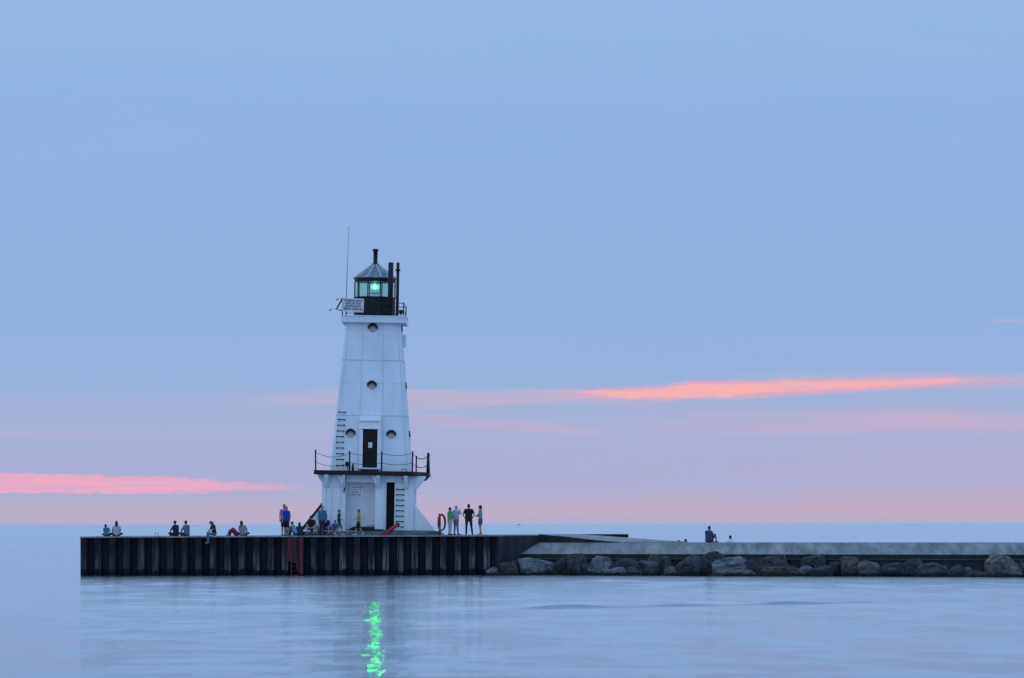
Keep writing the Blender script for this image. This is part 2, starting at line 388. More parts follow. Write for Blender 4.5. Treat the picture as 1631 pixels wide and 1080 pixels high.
# deck slab (slightly sloping to the seaward end)
mb = MB()
pl = [(XL-.03,YF-.04),(XR+.03,YF-.04),(XT+.02,206.3),(XT+2.4,YB-.18),(XL-.03,YB+.32)]
xm = -1.0
pl = [(XL-.03,YF-.04),(xm,YF-.04),(XR+.03,YF-.04),(XT+.02,206.3),(XT+1.6,YB-.18),(xm,YB-.18),(XL-.03,YB-.18)]
n = len(pl)
mb.v = [Vector((x,y,deckz(x)-.075)) for x,y in pl]+[Vector((x,y,deckz(x))) for x,y in pl]
mb.f = [(0,6,5,1),(1,5,4,3),(1,3,2),(7,8,12,13),(8,10,11,12),(8,9,10)]+[(i,(i+1)%n,n+(i+1)%n,n+i) for i in range(n)]
mb.build("deck_slab", M_conc, pier)
mb = MB(); mb.box(XL+.5, XR-.8, YF+.55, YB-.4, -.5, DZ-.14); mb.build("core_fill", M_conc_dk, pier)

# ------------------------------------------------------------------ breakwater, yawed towards the camera on the right
BA = math.atan(.36); bu = Vector((math.cos(BA), -math.sin(BA), 0)); bn = Vector((math.sin(BA), math.cos(BA), 0))
B0 = Vector((XT, 206.3, 0))                       # top edge of the slope meets the pier here
zb = CZ-28.9*206.3/F
def bw(s, v, z): p = B0+bu*s+bn*v; return Vector((p.x, p.y, z))
slope_v = -2.45; zs = CZ-46.7*(206.3+slope_v)/F
brk = empty("breakwater", (0,0,0), label="low concrete breakwater with a sloping flank running off to the right", cat="breakwater")
def slope_mat():
    m = mat("stained_slope_concrete", (.27,.285,.30), .9, .12, 1.2, .35, 9)
    t = m.node_tree; b = t.nodes['Principled BSDF']; tcn = N(t, 'ShaderNodeTexCoord')
    mp = N(t, 'ShaderNodeMapping'); mp.inputs['Rotation'].default_value = (0, 0, R(-52)); mp.inputs['Scale'].default_value = (2.2, .35, 1)
    t.links.new(tcn.outputs['Object'], mp.inputs[0]); n = N(t, 'ShaderNodeTexNoise'); n.inputs['Scale'].default_value = .7; n.inputs['Detail'].default_value = 9; n.inputs['Roughness'].default_value = .7
    t.links.new(mp.outputs[0], n.inputs['Vector'])
    r = N(t, 'ShaderNodeValToRGB'); r.color_ramp.elements[0].position = .3; r.color_ramp.elements[1].position = .72
    r.color_ramp.elements[0].color = (.075,.078,.075,1); r.color_ramp.elements[1].color = (.32,.315,.295,1)
    t.links.new(n.outputs['Fac'], r.inputs[0])
    n3 = N(t, 'ShaderNodeTexNoise'); n3.inputs['Scale'].default_value = .35; n3.inputs['Detail'].default_value = 4; t.links.new(tcn.outputs['Object'], n3.inputs['Vector'])
    c = mixc(t, math_(t, 'MULTIPLY', math_(t, 'SUBTRACT', n3.outputs['Fac'], .5), 3, clamp=True), r.outputs[0], (.15,.148,.135))
    t.links.new(c, b.inputs['Base Color']); return m
M_slope = slope_mat()
def strip(prof, s0, s1, name, m, step=1.0):
    mbx = MB(); ns = max(1, int((s1-s0)/step)); k = len(prof)
    for i in range(ns+1):
        s = s0+(s1-s0)*i/ns
        for v, z in prof:
            mbx.v.append(bw(s(v) if callable(s) else s, v, z))
    for i in range(ns):
        for j in range(k-1): mbx.f.append((i*k+j, i*k+j+1, (i+1)*k+j+1, (i+1)*k+j))
    # end caps
    mbx.f.append(tuple(range(k))); mbx.f.append(tuple(range(ns*k, ns*k+k))[::-1])
    return mbx.build(name, m, brk)
LEN = 75
# sloping flank: panels with a hair joint, first panel starts against the diagonal wall
s = 0
wv = slope_v
sdiag = (XR-XT)*.62
mb = MB()
edges = [0]+[5.9+4.9*i for i in range(15)]
for i in range(len(edges)-1):
    a, b_ = edges[i]+.0, edges[i+1]-.006
    a2 = a if i else -1.15
    mb.add([bw(a2,wv,zs), bw(b_,wv,zs), bw(b_,0,zb), bw(a,0,zb), bw(a2,wv,zs-.03), bw(b_,wv,zs-.03), bw(b_,0,zb-.03), bw(a,0,zb-.03)],
           [(0,1,2,3),(4,7,6,5),(0,4,5,1),(1,5,6,2),(2,6,7,3),(3,7,4,0)])
mb.build("slope_slab", M_slope, brk)
strip([(4.6,-.5),(4.6,zb-.004),(-.02,zb-.004),(-.02,-.5)], .02, LEN, "walkway", M_conc, 75)
strip([(4.62,-.5),(7.5,-.5),(7.2,zs-.3),(4.62,zb-.02)], 4, LEN, "rear_slope", M_conc, 75)
zl = CZ-55*(206.3+slope_v-.1)/F
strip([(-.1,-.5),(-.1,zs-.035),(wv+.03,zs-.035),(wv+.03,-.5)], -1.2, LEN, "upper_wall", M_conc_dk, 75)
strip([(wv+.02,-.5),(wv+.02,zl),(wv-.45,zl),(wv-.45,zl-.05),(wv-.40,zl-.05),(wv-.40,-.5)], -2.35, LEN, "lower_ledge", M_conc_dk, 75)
mb = MB();
mb.add([bw(-2.33,wv+.0,zl+.004), bw(LEN,wv+.0,zl+.004), bw(LEN,wv-.45,zl+.004), bw(-2.33,wv-.45,zl+.004),
        bw(-2.33,wv+.0,zl+.03), bw(LEN,wv+.0,zl+.03), bw(LEN,wv-.46,zl+.03), bw(-2.33,wv-.46,zl+.03)],
       [(0,1,2,3),(7,6,5,4),(3,2,6,7),(0,3,7,4),(1,5,6,2)])
mb.build("ledge_coping", M_plinth, brk)
# ramp down from the pier deck to the walkway
s_n = (W(995,0,205.3)-B0).dot(bu); s_f = 7.6
mb = MB()
K = 10
for i in range(K+1):
    t = i/K
    zt = DZ+(zb-DZ)*(t*t*(3-2*t)*.25+t*.75)
    n0 = bw(.02+(s_n-.02)*t, .015, zt); f0 = bw(.9+(s_f+.6-.9)*t, 3.7, zt)
    mb.v += [Vector(n0), Vector(f0), Vector((n0.x,n0.y,zb-.4)), Vector((f0.x,f0.y,zb-.4))]
for i in range(K):
    a = 4*i; b_ = a+4
    mb.f += [(a,b_,b_+1,a+1),(a,a+2,b_+2,b_),(a+1,b_+1,b_+3,a+3)]
mb.f += [(0,1,3,2)]
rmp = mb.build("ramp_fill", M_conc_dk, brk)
mb2 = MB()
for i in range(K+1):
    t = i/K; zt = DZ+(zb-DZ)*(t*t*(3-2*t)*.25+t*.75)+.004
    n0 = bw(.02+(s_n-.02)*t, -.02, zt); f0 = bw(.9+(s_f+.6-.9)*t, 3.72, zt)
    for dz in (.03, 0): mb2.v += [Vector((n0.x,n0.y,zt+dz)), Vector((f0.x,f0.y,zt+dz))]
for i in range(K):
    a = 4*i; b_ = a+4
    mb2.f += [(a,b_,b_+1,a+1),(a+2,a+3,b_+3,b_+2),(a,a+2,b_+2,b_),(a+1,b_+1,b_+3,a+3)]
mb2.f += [(0,1,3,2),(4*K,4*K+2,4*K+3,4*K+1)]
mb2.build("ramp_slab", M_conc, brk)

# ------------------------------------------------------------------ boulders
def rock_mat(i, c, pale=0.):
    m = bpy.data.materials.new("boulder_stone"); m.use_nodes = True; t = m.node_tree; b = t.nodes['Principled BSDF']
    b.inputs['Roughness'].default_value = .85; b.inputs['Specular IOR Level'].default_value = .3
    g = N(t, 'ShaderNodeNewGeometry'); sp = N(t, 'ShaderNodeSeparateXYZ'); t.links.new(g.outputs['Position'], sp.inputs[0])
    def nz(sc, det=6, off=0, st=(1,1,1)):
        mp = N(t, 'ShaderNodeMapping'); mp.inputs['Location'].default_value = (off,off,off); mp.inputs['Scale'].default_value = st
        t.links.new(g.outputs['Position'], mp.inputs[0]); n = N(t, 'ShaderNodeTexNoise'); n.inputs['Scale'].default_value = sc; n.inputs['Detail'].default_value = det; n.inputs['Roughness'].default_value = .7
        t.links.new(mp.outputs[0], n.inputs['Vector']); return n.outputs['Fac']
    cc = mixc(t, math_(t, 'MULTIPLY_ADD', math_(t, 'SUBTRACT', nz(3.2,8,i), .5), 3.2, .5, clamp=True), tuple(v*.22 for v in c), tuple(v*2.1 for v in c))
    pl = math_(t, 'MULTIPLY', math_(t, 'SUBTRACT', nz(1.6, 6, i*3, (1,1,2)), .56-pale*.12), 6, clamp=True)
    cc = mixc(t, math_(t, 'MULTIPLY', pl, .5+pale*.45), cc, (.20,.20,.205))
    br = math_(t, 'MULTIPLY', math_(t, 'SUBTRACT', nz(1.2, 5, i*5), .55), 5, clamp=True)
    cc = mixc(t, math_(t, 'MULTIPLY', br, .45), cc, (.085,.052,.036))
    wz = math_(t, 'ADD', sp.outputs[2], math_(t, 'MULTIPLY', nz(2.2, 4, 5), .5))
    wet = math_(t, 'MULTIPLY', math_(t, 'SUBTRACT', .52, wz), 7, clamp=True)
    cc = mixc(t, wet, cc, (.008,.012,.011)); t.links.new(cc, b.inputs['Base Color'])
    bp = N(t, 'ShaderNodeBump'); bp.inputs['Strength'].default_value = .9; bp.inputs['Distance'].default_value = .06
    t.links.new(nz(7, 8, 2), bp.inputs['Height']); t.links.new(bp.outputs[0], b.inputs['Normal'])
    return m
rm = {'d': rock_mat(1,(.018,.019,.021)), 'm': rock_mat(2,(.033,.033,.035)), 'g': rock_mat(3,(.062,.066,.074),.7), 't': rock_mat(4,(.085,.072,.06),.2), 'b': rock_mat(5,(.042,.031,.026)),
      'k': rock_mat(6,(.020,.026,.024))}
def z7(x0,x1,y0,y1): return (760+x0/3.707, 760+x1/3.707, 820+y0/3.707, 820+y1/3.707)
def z8(x0,x1,y0,y1): return (1190+x0/3.698, 1190+x1/3.698, 830+y0/3.698, 830+y1/3.698)
rocks = [  # box, colour key, seed, depth step (0 = at the water), skew of the top, label
 (z7(55,132,306,338),'g',1,.0,0,"small flat pale rock at the foot of the sheet piling, leftmost of the riprap"),
 (z7(36,150,325,366),'k',2,-.1,0,"black wet rock under the small pale one at the pier corner"),
 (z7(128,236,270,335),'b',3,.5,.1,"brownish rock wedged against the pier shoulder wall"),
 (z7(136,248,312,366),'k',4,-.2,-.1,"dark mossy rock in front of the brownish one near the pier"),
 (z7(228,452,252,366),'g',105,.3,0,"wide pale lumpy boulder, first big one right of the pier"),
 (z7(384,474,300,366),'k',6,-.1,.2,"black wedge of rock low at the right side of the wide pale boulder"),
 (z7(448,566,238,366),'d',7,.3,.1,"dark upright boulder right of the wide pale lumpy boulder"),
 (z7(536,668,228,368),'m',8,.2,.1,"tall rounded grey boulder with brown foot, its top over the ledge"),
 (z7(655,800,243,368),'g',9,.3,-.3,"pale grey sloping boulder split from its dark neighbour by a deep gap"),
 (z7(732,888,308,366),'g',10,-.3,0,"low pale flat slab rock lying at the water in front of a dark block"),
 (z7(788,990,256,352),'d',11,.6,0,"broad dark block behind the low pale flat slab"),
 (z7(878,1004,300,368),'b',12,-.1,.1,"low brownish rock right of the pale flat slab"),
 (z7(962,1090,268,366),'m',13,.1,-.4,"slanted grey boulder falling away to the right before the tan wedge"),
 (z7(1018,1146,232,338),'m',14,.7,-.4,"peaked grey boulder set back against the ledge"),
 (z7(1088,1184,303,358),'t',15,-.3,.4,"small tan wedge shaped rock at the waterline"),
 (z7(1162,1330,234,368),'m',16,.2,0,"big conical grey boulder right of the small tan wedge"),
 (z7(1308,1460,216,360),'d',17,.5,-.1,"tallest dark boulder, topping the ledge below the seated man"),
 (z7(1402,1636,243,345),'g',18,.4,0,"large smooth boulder with flat pale top right of the tallest dark one"),
 (z7(1390,1650,316,368),'t',19,-.4,0,"long low tan rock lying in front of the large smooth boulder"),
 (z8(-40,60,228,335),'d',20,.4,.1,"dark rounded rock left of the big ridged boulder"),
 (z8(14,246,196,320),'m',21,.6,-.3,"big ridged boulder with a pale crest reaching over the ledge"),
 (z8(82,306,258,336),'b',22,-.2,-.4,"low slanted brownish boulder in front of the big ridged one"),
 (z8(312,450,193,318),'m',23,.7,0,"cracked pointed boulder standing against the ledge"),
 (z8(284,392,262,334),'g',24,.0,.2,"small grey boulder at the foot of the cracked pointed one"),
 (z8(376,516,258,334),'d',25,-.1,-.1,"smooth dark boulder right of the cracked pointed one"),
 (z8(474,580,238,332),'d',26,.4,.2,"squat dark boulder left of the brown faceted block"),
 (z8(560,686,208,332),'b',27,.3,-.1,"brown faceted boulder with a high left corner"),
 (z8(652,782,232,332),'t',28,.2,-.4,"light triangular faced boulder right of the brown faceted one"),
 (z8(774,942,242,336),'d',29,.3,0,"wide dark blocky boulder with an overhanging top"),
 (z8(916,1042,218,324),'m',30,.6,-.4,"dark boulder tilted down to the right behind the pale low one"),
 (z8(996,1188,245,336),'m',31,.0,-.2,"low boulder with pale left flank in the middle of a gap"),
 (z8(1182,1340,254,334),'m',32,.1,-.2,"rounded grey boulder with a small notch left of the square block"),
 (z8(1288,1436,284,336),'b',33,-.1,0,"low brownish rock under the left side of the square tan block"),
 (z8(1408,1610,197,300),'t',34,.6,-.5,"square cut tan block tipped on the pile near the right edge"),
 (z8(1396,1536,288,340),'d',35,-.2,0,"dark wet rock below the square cut tan block"),
 (z8(1508,1680,260,340),'g',36,.0,.1,"pale topped boulder cut off by the right edge of the photo"),
 (z8(1620,1860,215,345),'m',37,.3,0,"grey boulder just beyond the pale topped one at the right edge")]
def V_unit(r):
    v = Vector((r.uniform(-1,1), r.uniform(-1,.3), r.uniform(-.4,1))); return v.normalized()
def boulder(box, key, seed, back, skew, label):
    x0, x1, y0, y1 = box; rnd = random.Random(seed*7+1)
    xc = (x0+x1)/2
    # distance of the rubble foot along the breakwater
    Xg = (xc-815.5)*196/F; s = (Xg-B0.x)/bu.x
    Yd = B0.y+bu.y*s-5.3+back*1.5
    if xc < 795: Yd = 200.6+back
    elif xc < 835: Yd = min(Yd, 200.6+back*.6)
    k = Yd/F; hw = (x1-x0)/2*k*1.18; zt = CZ+(hor(xc)-y0-.4)*k; zbot = CZ+(hor(xc)-y1)*k
    zbot = min(zbot, .05)-.45 if back < .55 else zbot-.8
    c = Vector(((xc-815.5)*k, Yd, (zt+zbot)/2)); hz = (zt-zbot)/2*1.03; hy = max(.7, min(1.4, hw*1.1))
    bm = bmesh.new()
    npt = 15 if seed != 34 else 7
    for i in range(npt):
        a = 2*math.pi*(i+rnd.random()*.6)/npt*3; zz = rnd.uniform(-1, 1) if i > 5 else (1 if i % 2 else -.9)
        rr = (1-abs(zz)**4*.22)*rnd.uniform(.86, 1)
        ca = math.cos(a); px = math.copysign(abs(ca)**.62, ca)*rr; pz = zz*(.80+.20*rnd.random())
        pz += skew*px*.5*(pz+1)/2
        bm.verts.new((px*hw, math.sin(a)*rr*hy, max(-1, min(1, pz))*hz))
    if seed == 34:
        for px, pz in ((-1,.95),(-.95,-1),(.1,.8),(.95,.05),(.2,-.9)):
            for sy in (-1, 1): bm.verts.new((px*hw*.97, sy*hy, pz*hz))
    r = bmesh.ops.convex_hull(bm, input=bm.verts)
    bmesh.ops.delete(bm, geom=[v for v in bm.verts if not v.link_faces], context='VERTS')
    bmesh.ops.bevel(bm, geom=list(bm.edges), offset=min(hw,hz)*.045, segments=1, affect='EDGES', profile=.6)
    bmesh.ops.triangulate(bm, faces=bm.faces)
    bmesh.ops.subdivide_edges(bm, edges=[e for e in bm.edges if e.calc_length() > .3], cuts=2, use_grid_fill=True)
    bmesh.ops.triangulate(bm, faces=bm.faces)
    bmesh.ops.subdivide_edges(bm, edges=[e for e in bm.edges if e.calc_length() > .14], cuts=1, use_grid_fill=True)
    bm.normal_update()
    for v in bm.verts:
        q = v.co*1.9+Vector((seed*3.1, 0, 0)); nrm = v.normal.copy()
        v.co += nrm*(noise.noise(q)*.16+noise.noise(q*2.7)*.10+abs(noise.noise(q*5.5))*.07+noise.noise(q*11)*.025)
    for _ in range(15):      # broken faces
        nrm = V_unit(rnd); off = (abs(nrm.x)*hw+abs(nrm.y)*hy+abs(nrm.z)*hz)*rnd.uniform(.46, .68)
        for v in bm.verts:
            d = v.co.dot(nrm)-off
            if d > 0: v.co -= nrm*d*.94
    # fit exactly to intended extent
    mx = max(v.co.z for v in bm.verts); lo = min(v.co.x for v in bm.verts); hi = max(v.co.x for v in bm.verts)
    for v in bm.verts:
        v.co.z = -hz+(v.co.z+hz)*2*hz/(mx+hz); v.co.x = (v.co.x-(lo+hi)/2)*(2*hw)/(hi-lo)
    me = bpy.data.meshes.new("boulder"); bm.to_mesh(me); bm.free(); me.materials.append(rm[key])
    o = bpy.data.objects.new("boulder", me); col.objects.link(o); o.location = c
    tag(o, label, "boulder", "boulders piled along the breakwater")
for rk in rocks: boulder(*rk)
# smaller rubble between the big boulders, uncountable
mb = MB(); rnd = random.Random(5)
for i in range(260):
    s = rnd.uniform(-1.2, 34); v = wv-.9-rnd.random()*1.9
    c = bw(s, v, rnd.uniform(-.25, .28)-(wv-v-.7)*.1)
    if c.x > W(1660,0,193).x or c.x < XR+.6: continue
    r = rnd.uniform(.14,.3)
    bm = bmesh.new(); bmesh.ops.create_icosphere(bm, subdivisions=1, radius=r)
    q = Vector((rnd.random()*9, i, 0))
    vs = [c+Vector((p.co.x*1.3, p.co.y, p.co.z*.8))*(1+.5*noise.noise(p.co*4+q)) for p in bm.verts]
    mb.add(vs, [tuple(w_.index for w_ in f.verts) for f in bm.faces]); bm.free()
mb.build("rubble", rm['k'], kind='stuff', label="small dark rubble filling the gaps between the boulders", cat="rubble")

# ------------------------------------------------------------------ lighthouse
M_white = mat("white_steel_paint", (.74,.78,.80), .55, .05, 1.3, .12, 5, stretch=(1,1,.35), spec=.3)
def grime(m):
    t = m.node_tree; b = t.nodes['Principled BSDF']; src = b.inputs['Base Color'].links[0].from_socket
    tcn = N(t, 'ShaderNodeTexCoord')
    def nz(st, off, det=5):
        mp = N(t, 'ShaderNodeMapping'); mp.inputs['Scale'].default_value = st; mp.inputs['Location'].default_value = (off,)*3
        t.links.new(tcn.outputs['Object'], mp.inputs[0]); n = N(t, 'ShaderNodeTexNoise'); n.inputs['Scale'].default_value = 1; n.inputs['Detail'].default_value = det; n.inputs['Roughness'].default_value = .65
        t.links.new(mp.outputs[0], n.inputs['Vector']); return n.outputs['Fac']
    a = math_(t, 'MULTIPLY', math_(t, 'SUBTRACT', nz((5,5,.35), 3), .55), 4, clamp=True)
    a2 = math_(t, 'MULTIPLY', math_(t, 'SUBTRACT', nz((.5,.5,.3), 8, 3), .42), 4, clamp=True)
    c = mixc(t, math_(t, 'MULTIPLY', math_(t, 'MULTIPLY', a, a2), .42), src, (.42,.43,.40))
    r = math_(t, 'MULTIPLY', math_(t, 'SUBTRACT', nz((9,9,1.1), 15), .70), 9, clamp=True)
    c = mixc(t, math_(t, 'MULTIPLY', r, .5), c, (.34,.24,.16)); t.links.new(c, b.inputs['Base Color'])
grime(M_white)
M_white2 = mat("bright_white_paint", (.84,.86,.87), .5, .05, 2)
M_seam = mat("seam_paint", (.62,.66,.68), .6, .1, 4)
M_black = mat("black_steel_paint", (.008,.010,.013), .55, .3, 4, spec=.3)
M_dark = mat("dark_interior", (.006,.007,.010), .8, .3, 3)
M_grey = mat("galvanised_grey", (.35,.36,.37), .5, .15, 5)
M_rust = mat("rusty_pipe", (.35,.26,.17), .8, .3, 8)
LX = (590.6-815.5)*207.3/F; LY = 207.3; LZ = 2.575
lh = empty("lighthouse", (LX, LY, LZ), label="tapering white steel lighthouse with black gallery and lit green lantern", cat="lighthouse")
lh.rotation_euler = (0, .0185, 0); lh.scale = (.99, .99, .989)
# base block
bd = MB(); fy = -2.8
bd.box(-2.85,-1.42,fy,-2.0,0,3.34)                # left pier of wall
bd.box(-2.85,2.65,-1.999,2.8,0,3.34)              # main block behind
bd.box(-1.419,.349,fy+.06,-2.0,2.92,3.34)         # beam over the recess
bd.box(.35,.86,fy,-2.0,.12,3.34)                  # pillar
bd.box(.861,1.50,fy+.01,-2.0,2.95,3.34)           # lintel over doorway
bd.box(1.501,2.65,fy,-2.0,0,3.34)                 # right wall
bd.build("base_wall", M_white, lh, bevel=.015)
M_white_in = M_white
ds = MB(); ds.box(-1.2,-.42,-2.02,-1.99,.30,2.80); ds.box(-.36,.34,-2.03,-1.99,.30,2.85); ds.build("recess_panel", M_white, lh, bevel=.01)
for zc in (.75, 1.8, 2.35): ds = MB(); ds.box(-.34,-.20,-2.07,-2.03,zc-.02,zc+.03); ds.build("hinge", M_seam, lh)
ds = MB(); ds.box(-.2,.25,-2.06,-2.03,.34,.38); ds.build("door_bar", M_seam, lh)
fl = MB(); fl.slab([(-1.45,0),(-1.2,.10),(-.95,.25),(.349,.25),(.349,0)], -2.7, -2.04); fl.build("recess_floor", M_black, lh)
dr = MB(); dr.box(1.02,1.50,-2.15,-2.05,0,2.949); dr.build("base_door", M_dark, lh)
dj = MB(); dj.box(.862,.93,-2.77,-2.0,0.02,2.949); dj.box(.94,1.0,-2.70,-2.0,0.02,2.949); dj.build("door_jamb", M_white, lh)
for (a,b,c,d) in ((-2.28,-2.24,.35,2.62),(-1.74,-1.70,.35,2.62),(-2.28,-1.70,2.62,2.66),(-2.6,-2.57,0,3.3),(1.57,1.60,0,3.3)):
    pn = MB(); pn.box(a,b,fy-.025,fy,c,d); pn.build("wall_trim", M_seam, lh)
bs = MB(); bs.box(.36,4.04,fy-.03,fy+.5,.0,.075); bs.build("base_strip", M_black, lh)
# buttresses
bt = MB(); bt.slab([(2.651,.076),(4.0,.076),(2.651,1.70)], fy+.05, fy+1.3); bt.build("buttress", M_white, lh, bevel=.015)
bt = MB(); bt.box(2.72,2.75,fy+.02,fy+.05,.08,1.5); bt.build("buttress_seam", M_seam, lh)
bt = MB(); bt.slab([(-2.851,.0),(-3.95,.0),(-2.851,1.45)], fy+.05, fy+1.3); bt.build("buttress", M_white, lh, bevel=.015)
bt = MB(); bt.slab([(-2.852,1.47),(-2.852,1.66),(-4.13,.0),(-3.98,.0)], fy-.02, fy+1.32); bt.build("buttress_edge", M_black, lh)
# brackets under the gallery
def bracket(x0, x1, z0=2.62, out=.48):
    m = MB(); m.side([(fy-.002,3.34),(fy-out,3.34),(fy-out,3.28),(fy-.12,z0),(fy-.002,z0)], x0, x1); m.build("gallery_bracket", M_white, lh, bevel=.01)
for a, b in ((-2.70,-2.45),(-1.62,-1.46),(.40,.62),(2.05,2.28)): bracket(a, b)
for a, b, s_ in ((-1.95,-1.62,1),(.10,.40,1)):
    m = MB(); m.slab([(a,3.335),(b+.01,3.335),(b+.01,2.7)], fy-.30, fy-.01); m.build("gallery_gusset", M_white, lh)
m = MB(); m.slab([(2.651,3.34),(3.36,3.34),(3.30,3.2),(2.651,2.42)], fy+.06, fy+1.6); m.build("flared_bracket", M_white, lh, bevel=.01)
m = MB(); m.slab([(-2.851,3.34),(-3.12,3.34),(-3.1,3.2),(-2.851,2.85)], fy+.0, fy+1.2); m.build("flared_bracket", M_white, lh, bevel=.01)
# gallery deck
GF = -3.32
gp = [(-3.33,GF),(2.62,GF),(3.5,-1.4),(3.5,2.6),(2.7,3.2),(-2.2,3.2),(-3.0,1.0)]
gd = MB(); gd.prism(gp, 3.342, 3.60); gd.build("gallery_deck", M_black, lh, bevel=.02)
gc = MB(); gc.tube([(3.42,-1.5,3.5),(3.4,-1.5,3.25),(3.22,-1.5,3.12)], .08); gc.build("drain_elbow", M_black, lh, True)
posts = [(-3.22,GF+.09,1.13,-.03),(-1.21,GF+.09,1.10,0),(.71,GF+.09,1.10,0),(2.55,GF+.09,1.15,0),(3.40,-1.3,1.12,.03),(3.42,-.9,1.1,.03),(3.40,2.5,1.08,-.05),(2.6,3.08,1.0,0),(-2.1,3.08,1.0,0)]
tops = []
for x,y,h,ln in posts:
    m = MB(); m.tube([(x,y,3.6),(x+ln,y,3.6+h)], .045 if x < 3.38 else .07, 8); m.ell((x+ln,y,3.6+h+.03),(.06,.06,.05))
    m.build("gallery_post", M_black, lh, True); tops.append((x,y,h,ln))
def chain(a, b, z0, z1, sag):
    m = MB(); pts = [(a[0]+(b[0]-a[0])*t, a[1]+(b[1]-a[1])*t, z0+(z1-z0)*t-sag*4*t*(1-t)) for t in [i/14 for i in range(15)]]
    m.tube(pts, .014, 6); m.build("gallery_chain", M_black, lh, True)
ring_ = [0,1,2,3,4,6,7]
for i in range(len(ring_)-1):
    a = posts[ring_[i]]; b = posts[ring_[i+1]]
    for zf, sg in ((.95,.27),(.45,.26)): chain((a[0]+a[3],a[1]),(b[0]+b[3],b[1]), 3.6+a[2]*zf, 3.6+b[2]*zf, sg if abs(a[0]-b[0])+abs(a[1]-b[1]) > 2 else .12)
# tower
HB, HT, ZB, ZT = 2.43, 1.63, 3.6, 12.54
def hw_(z): return HB+(HT-HB)*(z-ZB)/(ZT-ZB)
def chsq(h, c=.16): return [(-h+c,-h),(h-c,-h),(h,-h+c),(h,h-c),(h-c,h),(-h+c,h),(-h,h-c),(-h,-h+c)]
tw = MB(); zs_ = [3.602, 5.2, 6.96, 8.7, 10.3, 11.5, 12.54]
for z in zs_: tw.v += [Vector((x,y,z)) for x,y in chsq(hw_(z))]
for i in range(len(zs_)-1):
    for k in range(8): tw.f.append((i*8+k, i*8+(k+1)%8, (i+1)*8+(k+1)%8, (i+1)*8+k))
tw.f.append(tuple(range(8))[::-1]); tw.f.append(tuple(range(len(zs_)*8-8, len(zs_)*8)))
tw.build("tower", M_white, lh)
sm = MB()
for z in (10.3, 6.96):
    h = hw_(z)+.02; sm.prism(chsq(h), z-.035, z+.02)
def face_strip(mbx, x0b, x0t, w, z0, z1, proud=.012):
    yb, yt = -hw_(z0)-proud, -hw_(z1)-proud
    mbx.add([(x0b-w,yb,z0),(x0b+w,yb,z0),(x0t+w,yt,z1),(x0t-w,yt,z1),(x0b-w,yb+.05,z0),(x0b+w,yb+.05,z0),(x0t+w,yt+.05,z1),(x0t-w,yt+.05,z1)],
            [(0,1,2,3),(0,3,7,4),(1,5,6,2),(3,2,6,7),(0,4,5,1)])
for sx_ in (-1, 1):
    face_strip(sm, sx_*.68, sx_*.62, .022, 6.99, 12.5); face_strip(sm, sx_*(HB-.19), sx_*(HT-.19), .02, 3.62, 12.5)
    face_strip(sm, sx_*.74, sx_*.70, .022, 3.62, 6.9)
for z in (8.9, 11.6):
    face_strip(sm, 0, 0, .0, z, z+.01)
    h = hw_(z); sm.box(-h+.2, h-.2, -h-.006, -h+.05, z-.008, z+.008)
sm.build("seam_strip", M_seam, lh)
# door bay with hood
db = MB(); db.box(-.69,-.47,-2.56,-2.0,3.80,6.12); db.box(.41,.62,-2.56,-2.0,3.80,6.12); db.box(-.69,.59,-2.56,-1.9,6.12,6.60)
db.box(-.72,.62,-2.60,-2.3,3.72,3.80); db.box(-.72,.62,-2.60,-2.2,6.12,6.19); db.build("door_bay", M_white2, lh, bevel=.01)
hd = MB(); hd.side([(-2.66,6.62),(-2.60,6.90),(-1.95,6.93),(-1.95,6.601),(-2.66,6.601)], -.69, .59); hd.build("door_hood", M_white2, lh, bevel=.01)
ud = MB(); ud.box(-.469,.409,-2.50,-2.42,3.801,6.119); udo = ud.build("tower_door", M_dark, lh)
nt_ = MB(); nt_.box(-.13,.09,-2.515,-2.501,5.00,5.32); nt_.build("paper_notice", M_white2, udo)
nl = MB()
for i in range(6): nl.box(-.10,.06-.03*(i%3),-2.518,-2.5155,5.05+i*.04,5.06+i*.04)
nl.build("notice_print", M_black, udo)
# portholes
M_pane = mat("porthole_pane", (.42,.38,.40), .25, .12, 3)  # pinkish sky reflection put into the pane colour
def porthole(cx, cz, face='front', r=.25):
    e = MB(); h = hw_(cz); pr = -.13 if face == 'front' else -.07
    sl_ = (HB-HT)/(ZT-ZB)
    # hood: half ring proud of the wall, thickened black crescent for its inner shade
    n = 12; vs = []
    for i in range(n+1):
        a = R(2)+R(176)*i/n; ca, sa = math.cos(a), math.sin(a)
        for k_, yy in ((1,pr),(0,pr),(0,.08),(1,.08)):
            rr = r+.055 if k_ else r*.93; dz_ = 0 if k_ else -.085
            vs.append((cx+ca*rr, -h+yy+sl_*(sa*rr+dz_), cz+sa*rr+dz_))
    fs = []
    for i in range(n):
        for k in range(4): fs.append((i*4+k, i*4+(k+1)%4, i*4+4+(k+1)%4, i*4+4+k))
    fs += [(0,3,2,1), (n*4,n*4+1,n*4+2,n*4+3)]
    e.add(vs, fs)
    p = MB(); pp = [(cx+math.cos(a)*r*.98, -h-.02+sl_*math.sin(a)*r, cz+math.sin(a)*r*.98) for a in [2*math.pi*i/20 for i in range(20)]]
    p.add(pp+[(x,y+.06,z) for x,y,z in pp], [tuple(range(20))]+[(i,20+i,20+(i+1)%20,(i+1)%20) for i in range(20)])
    if face != 'front':
        A = Matrix.Rotation(R(90 if face == 'right' else -90), 4, 'Z')
        e.v = [A @ v for v in e.v]; p.v = [A @ v for v in p.v]
    o = e.build("porthole", M_black, lh, True); p.build("pane", M_pane, o)
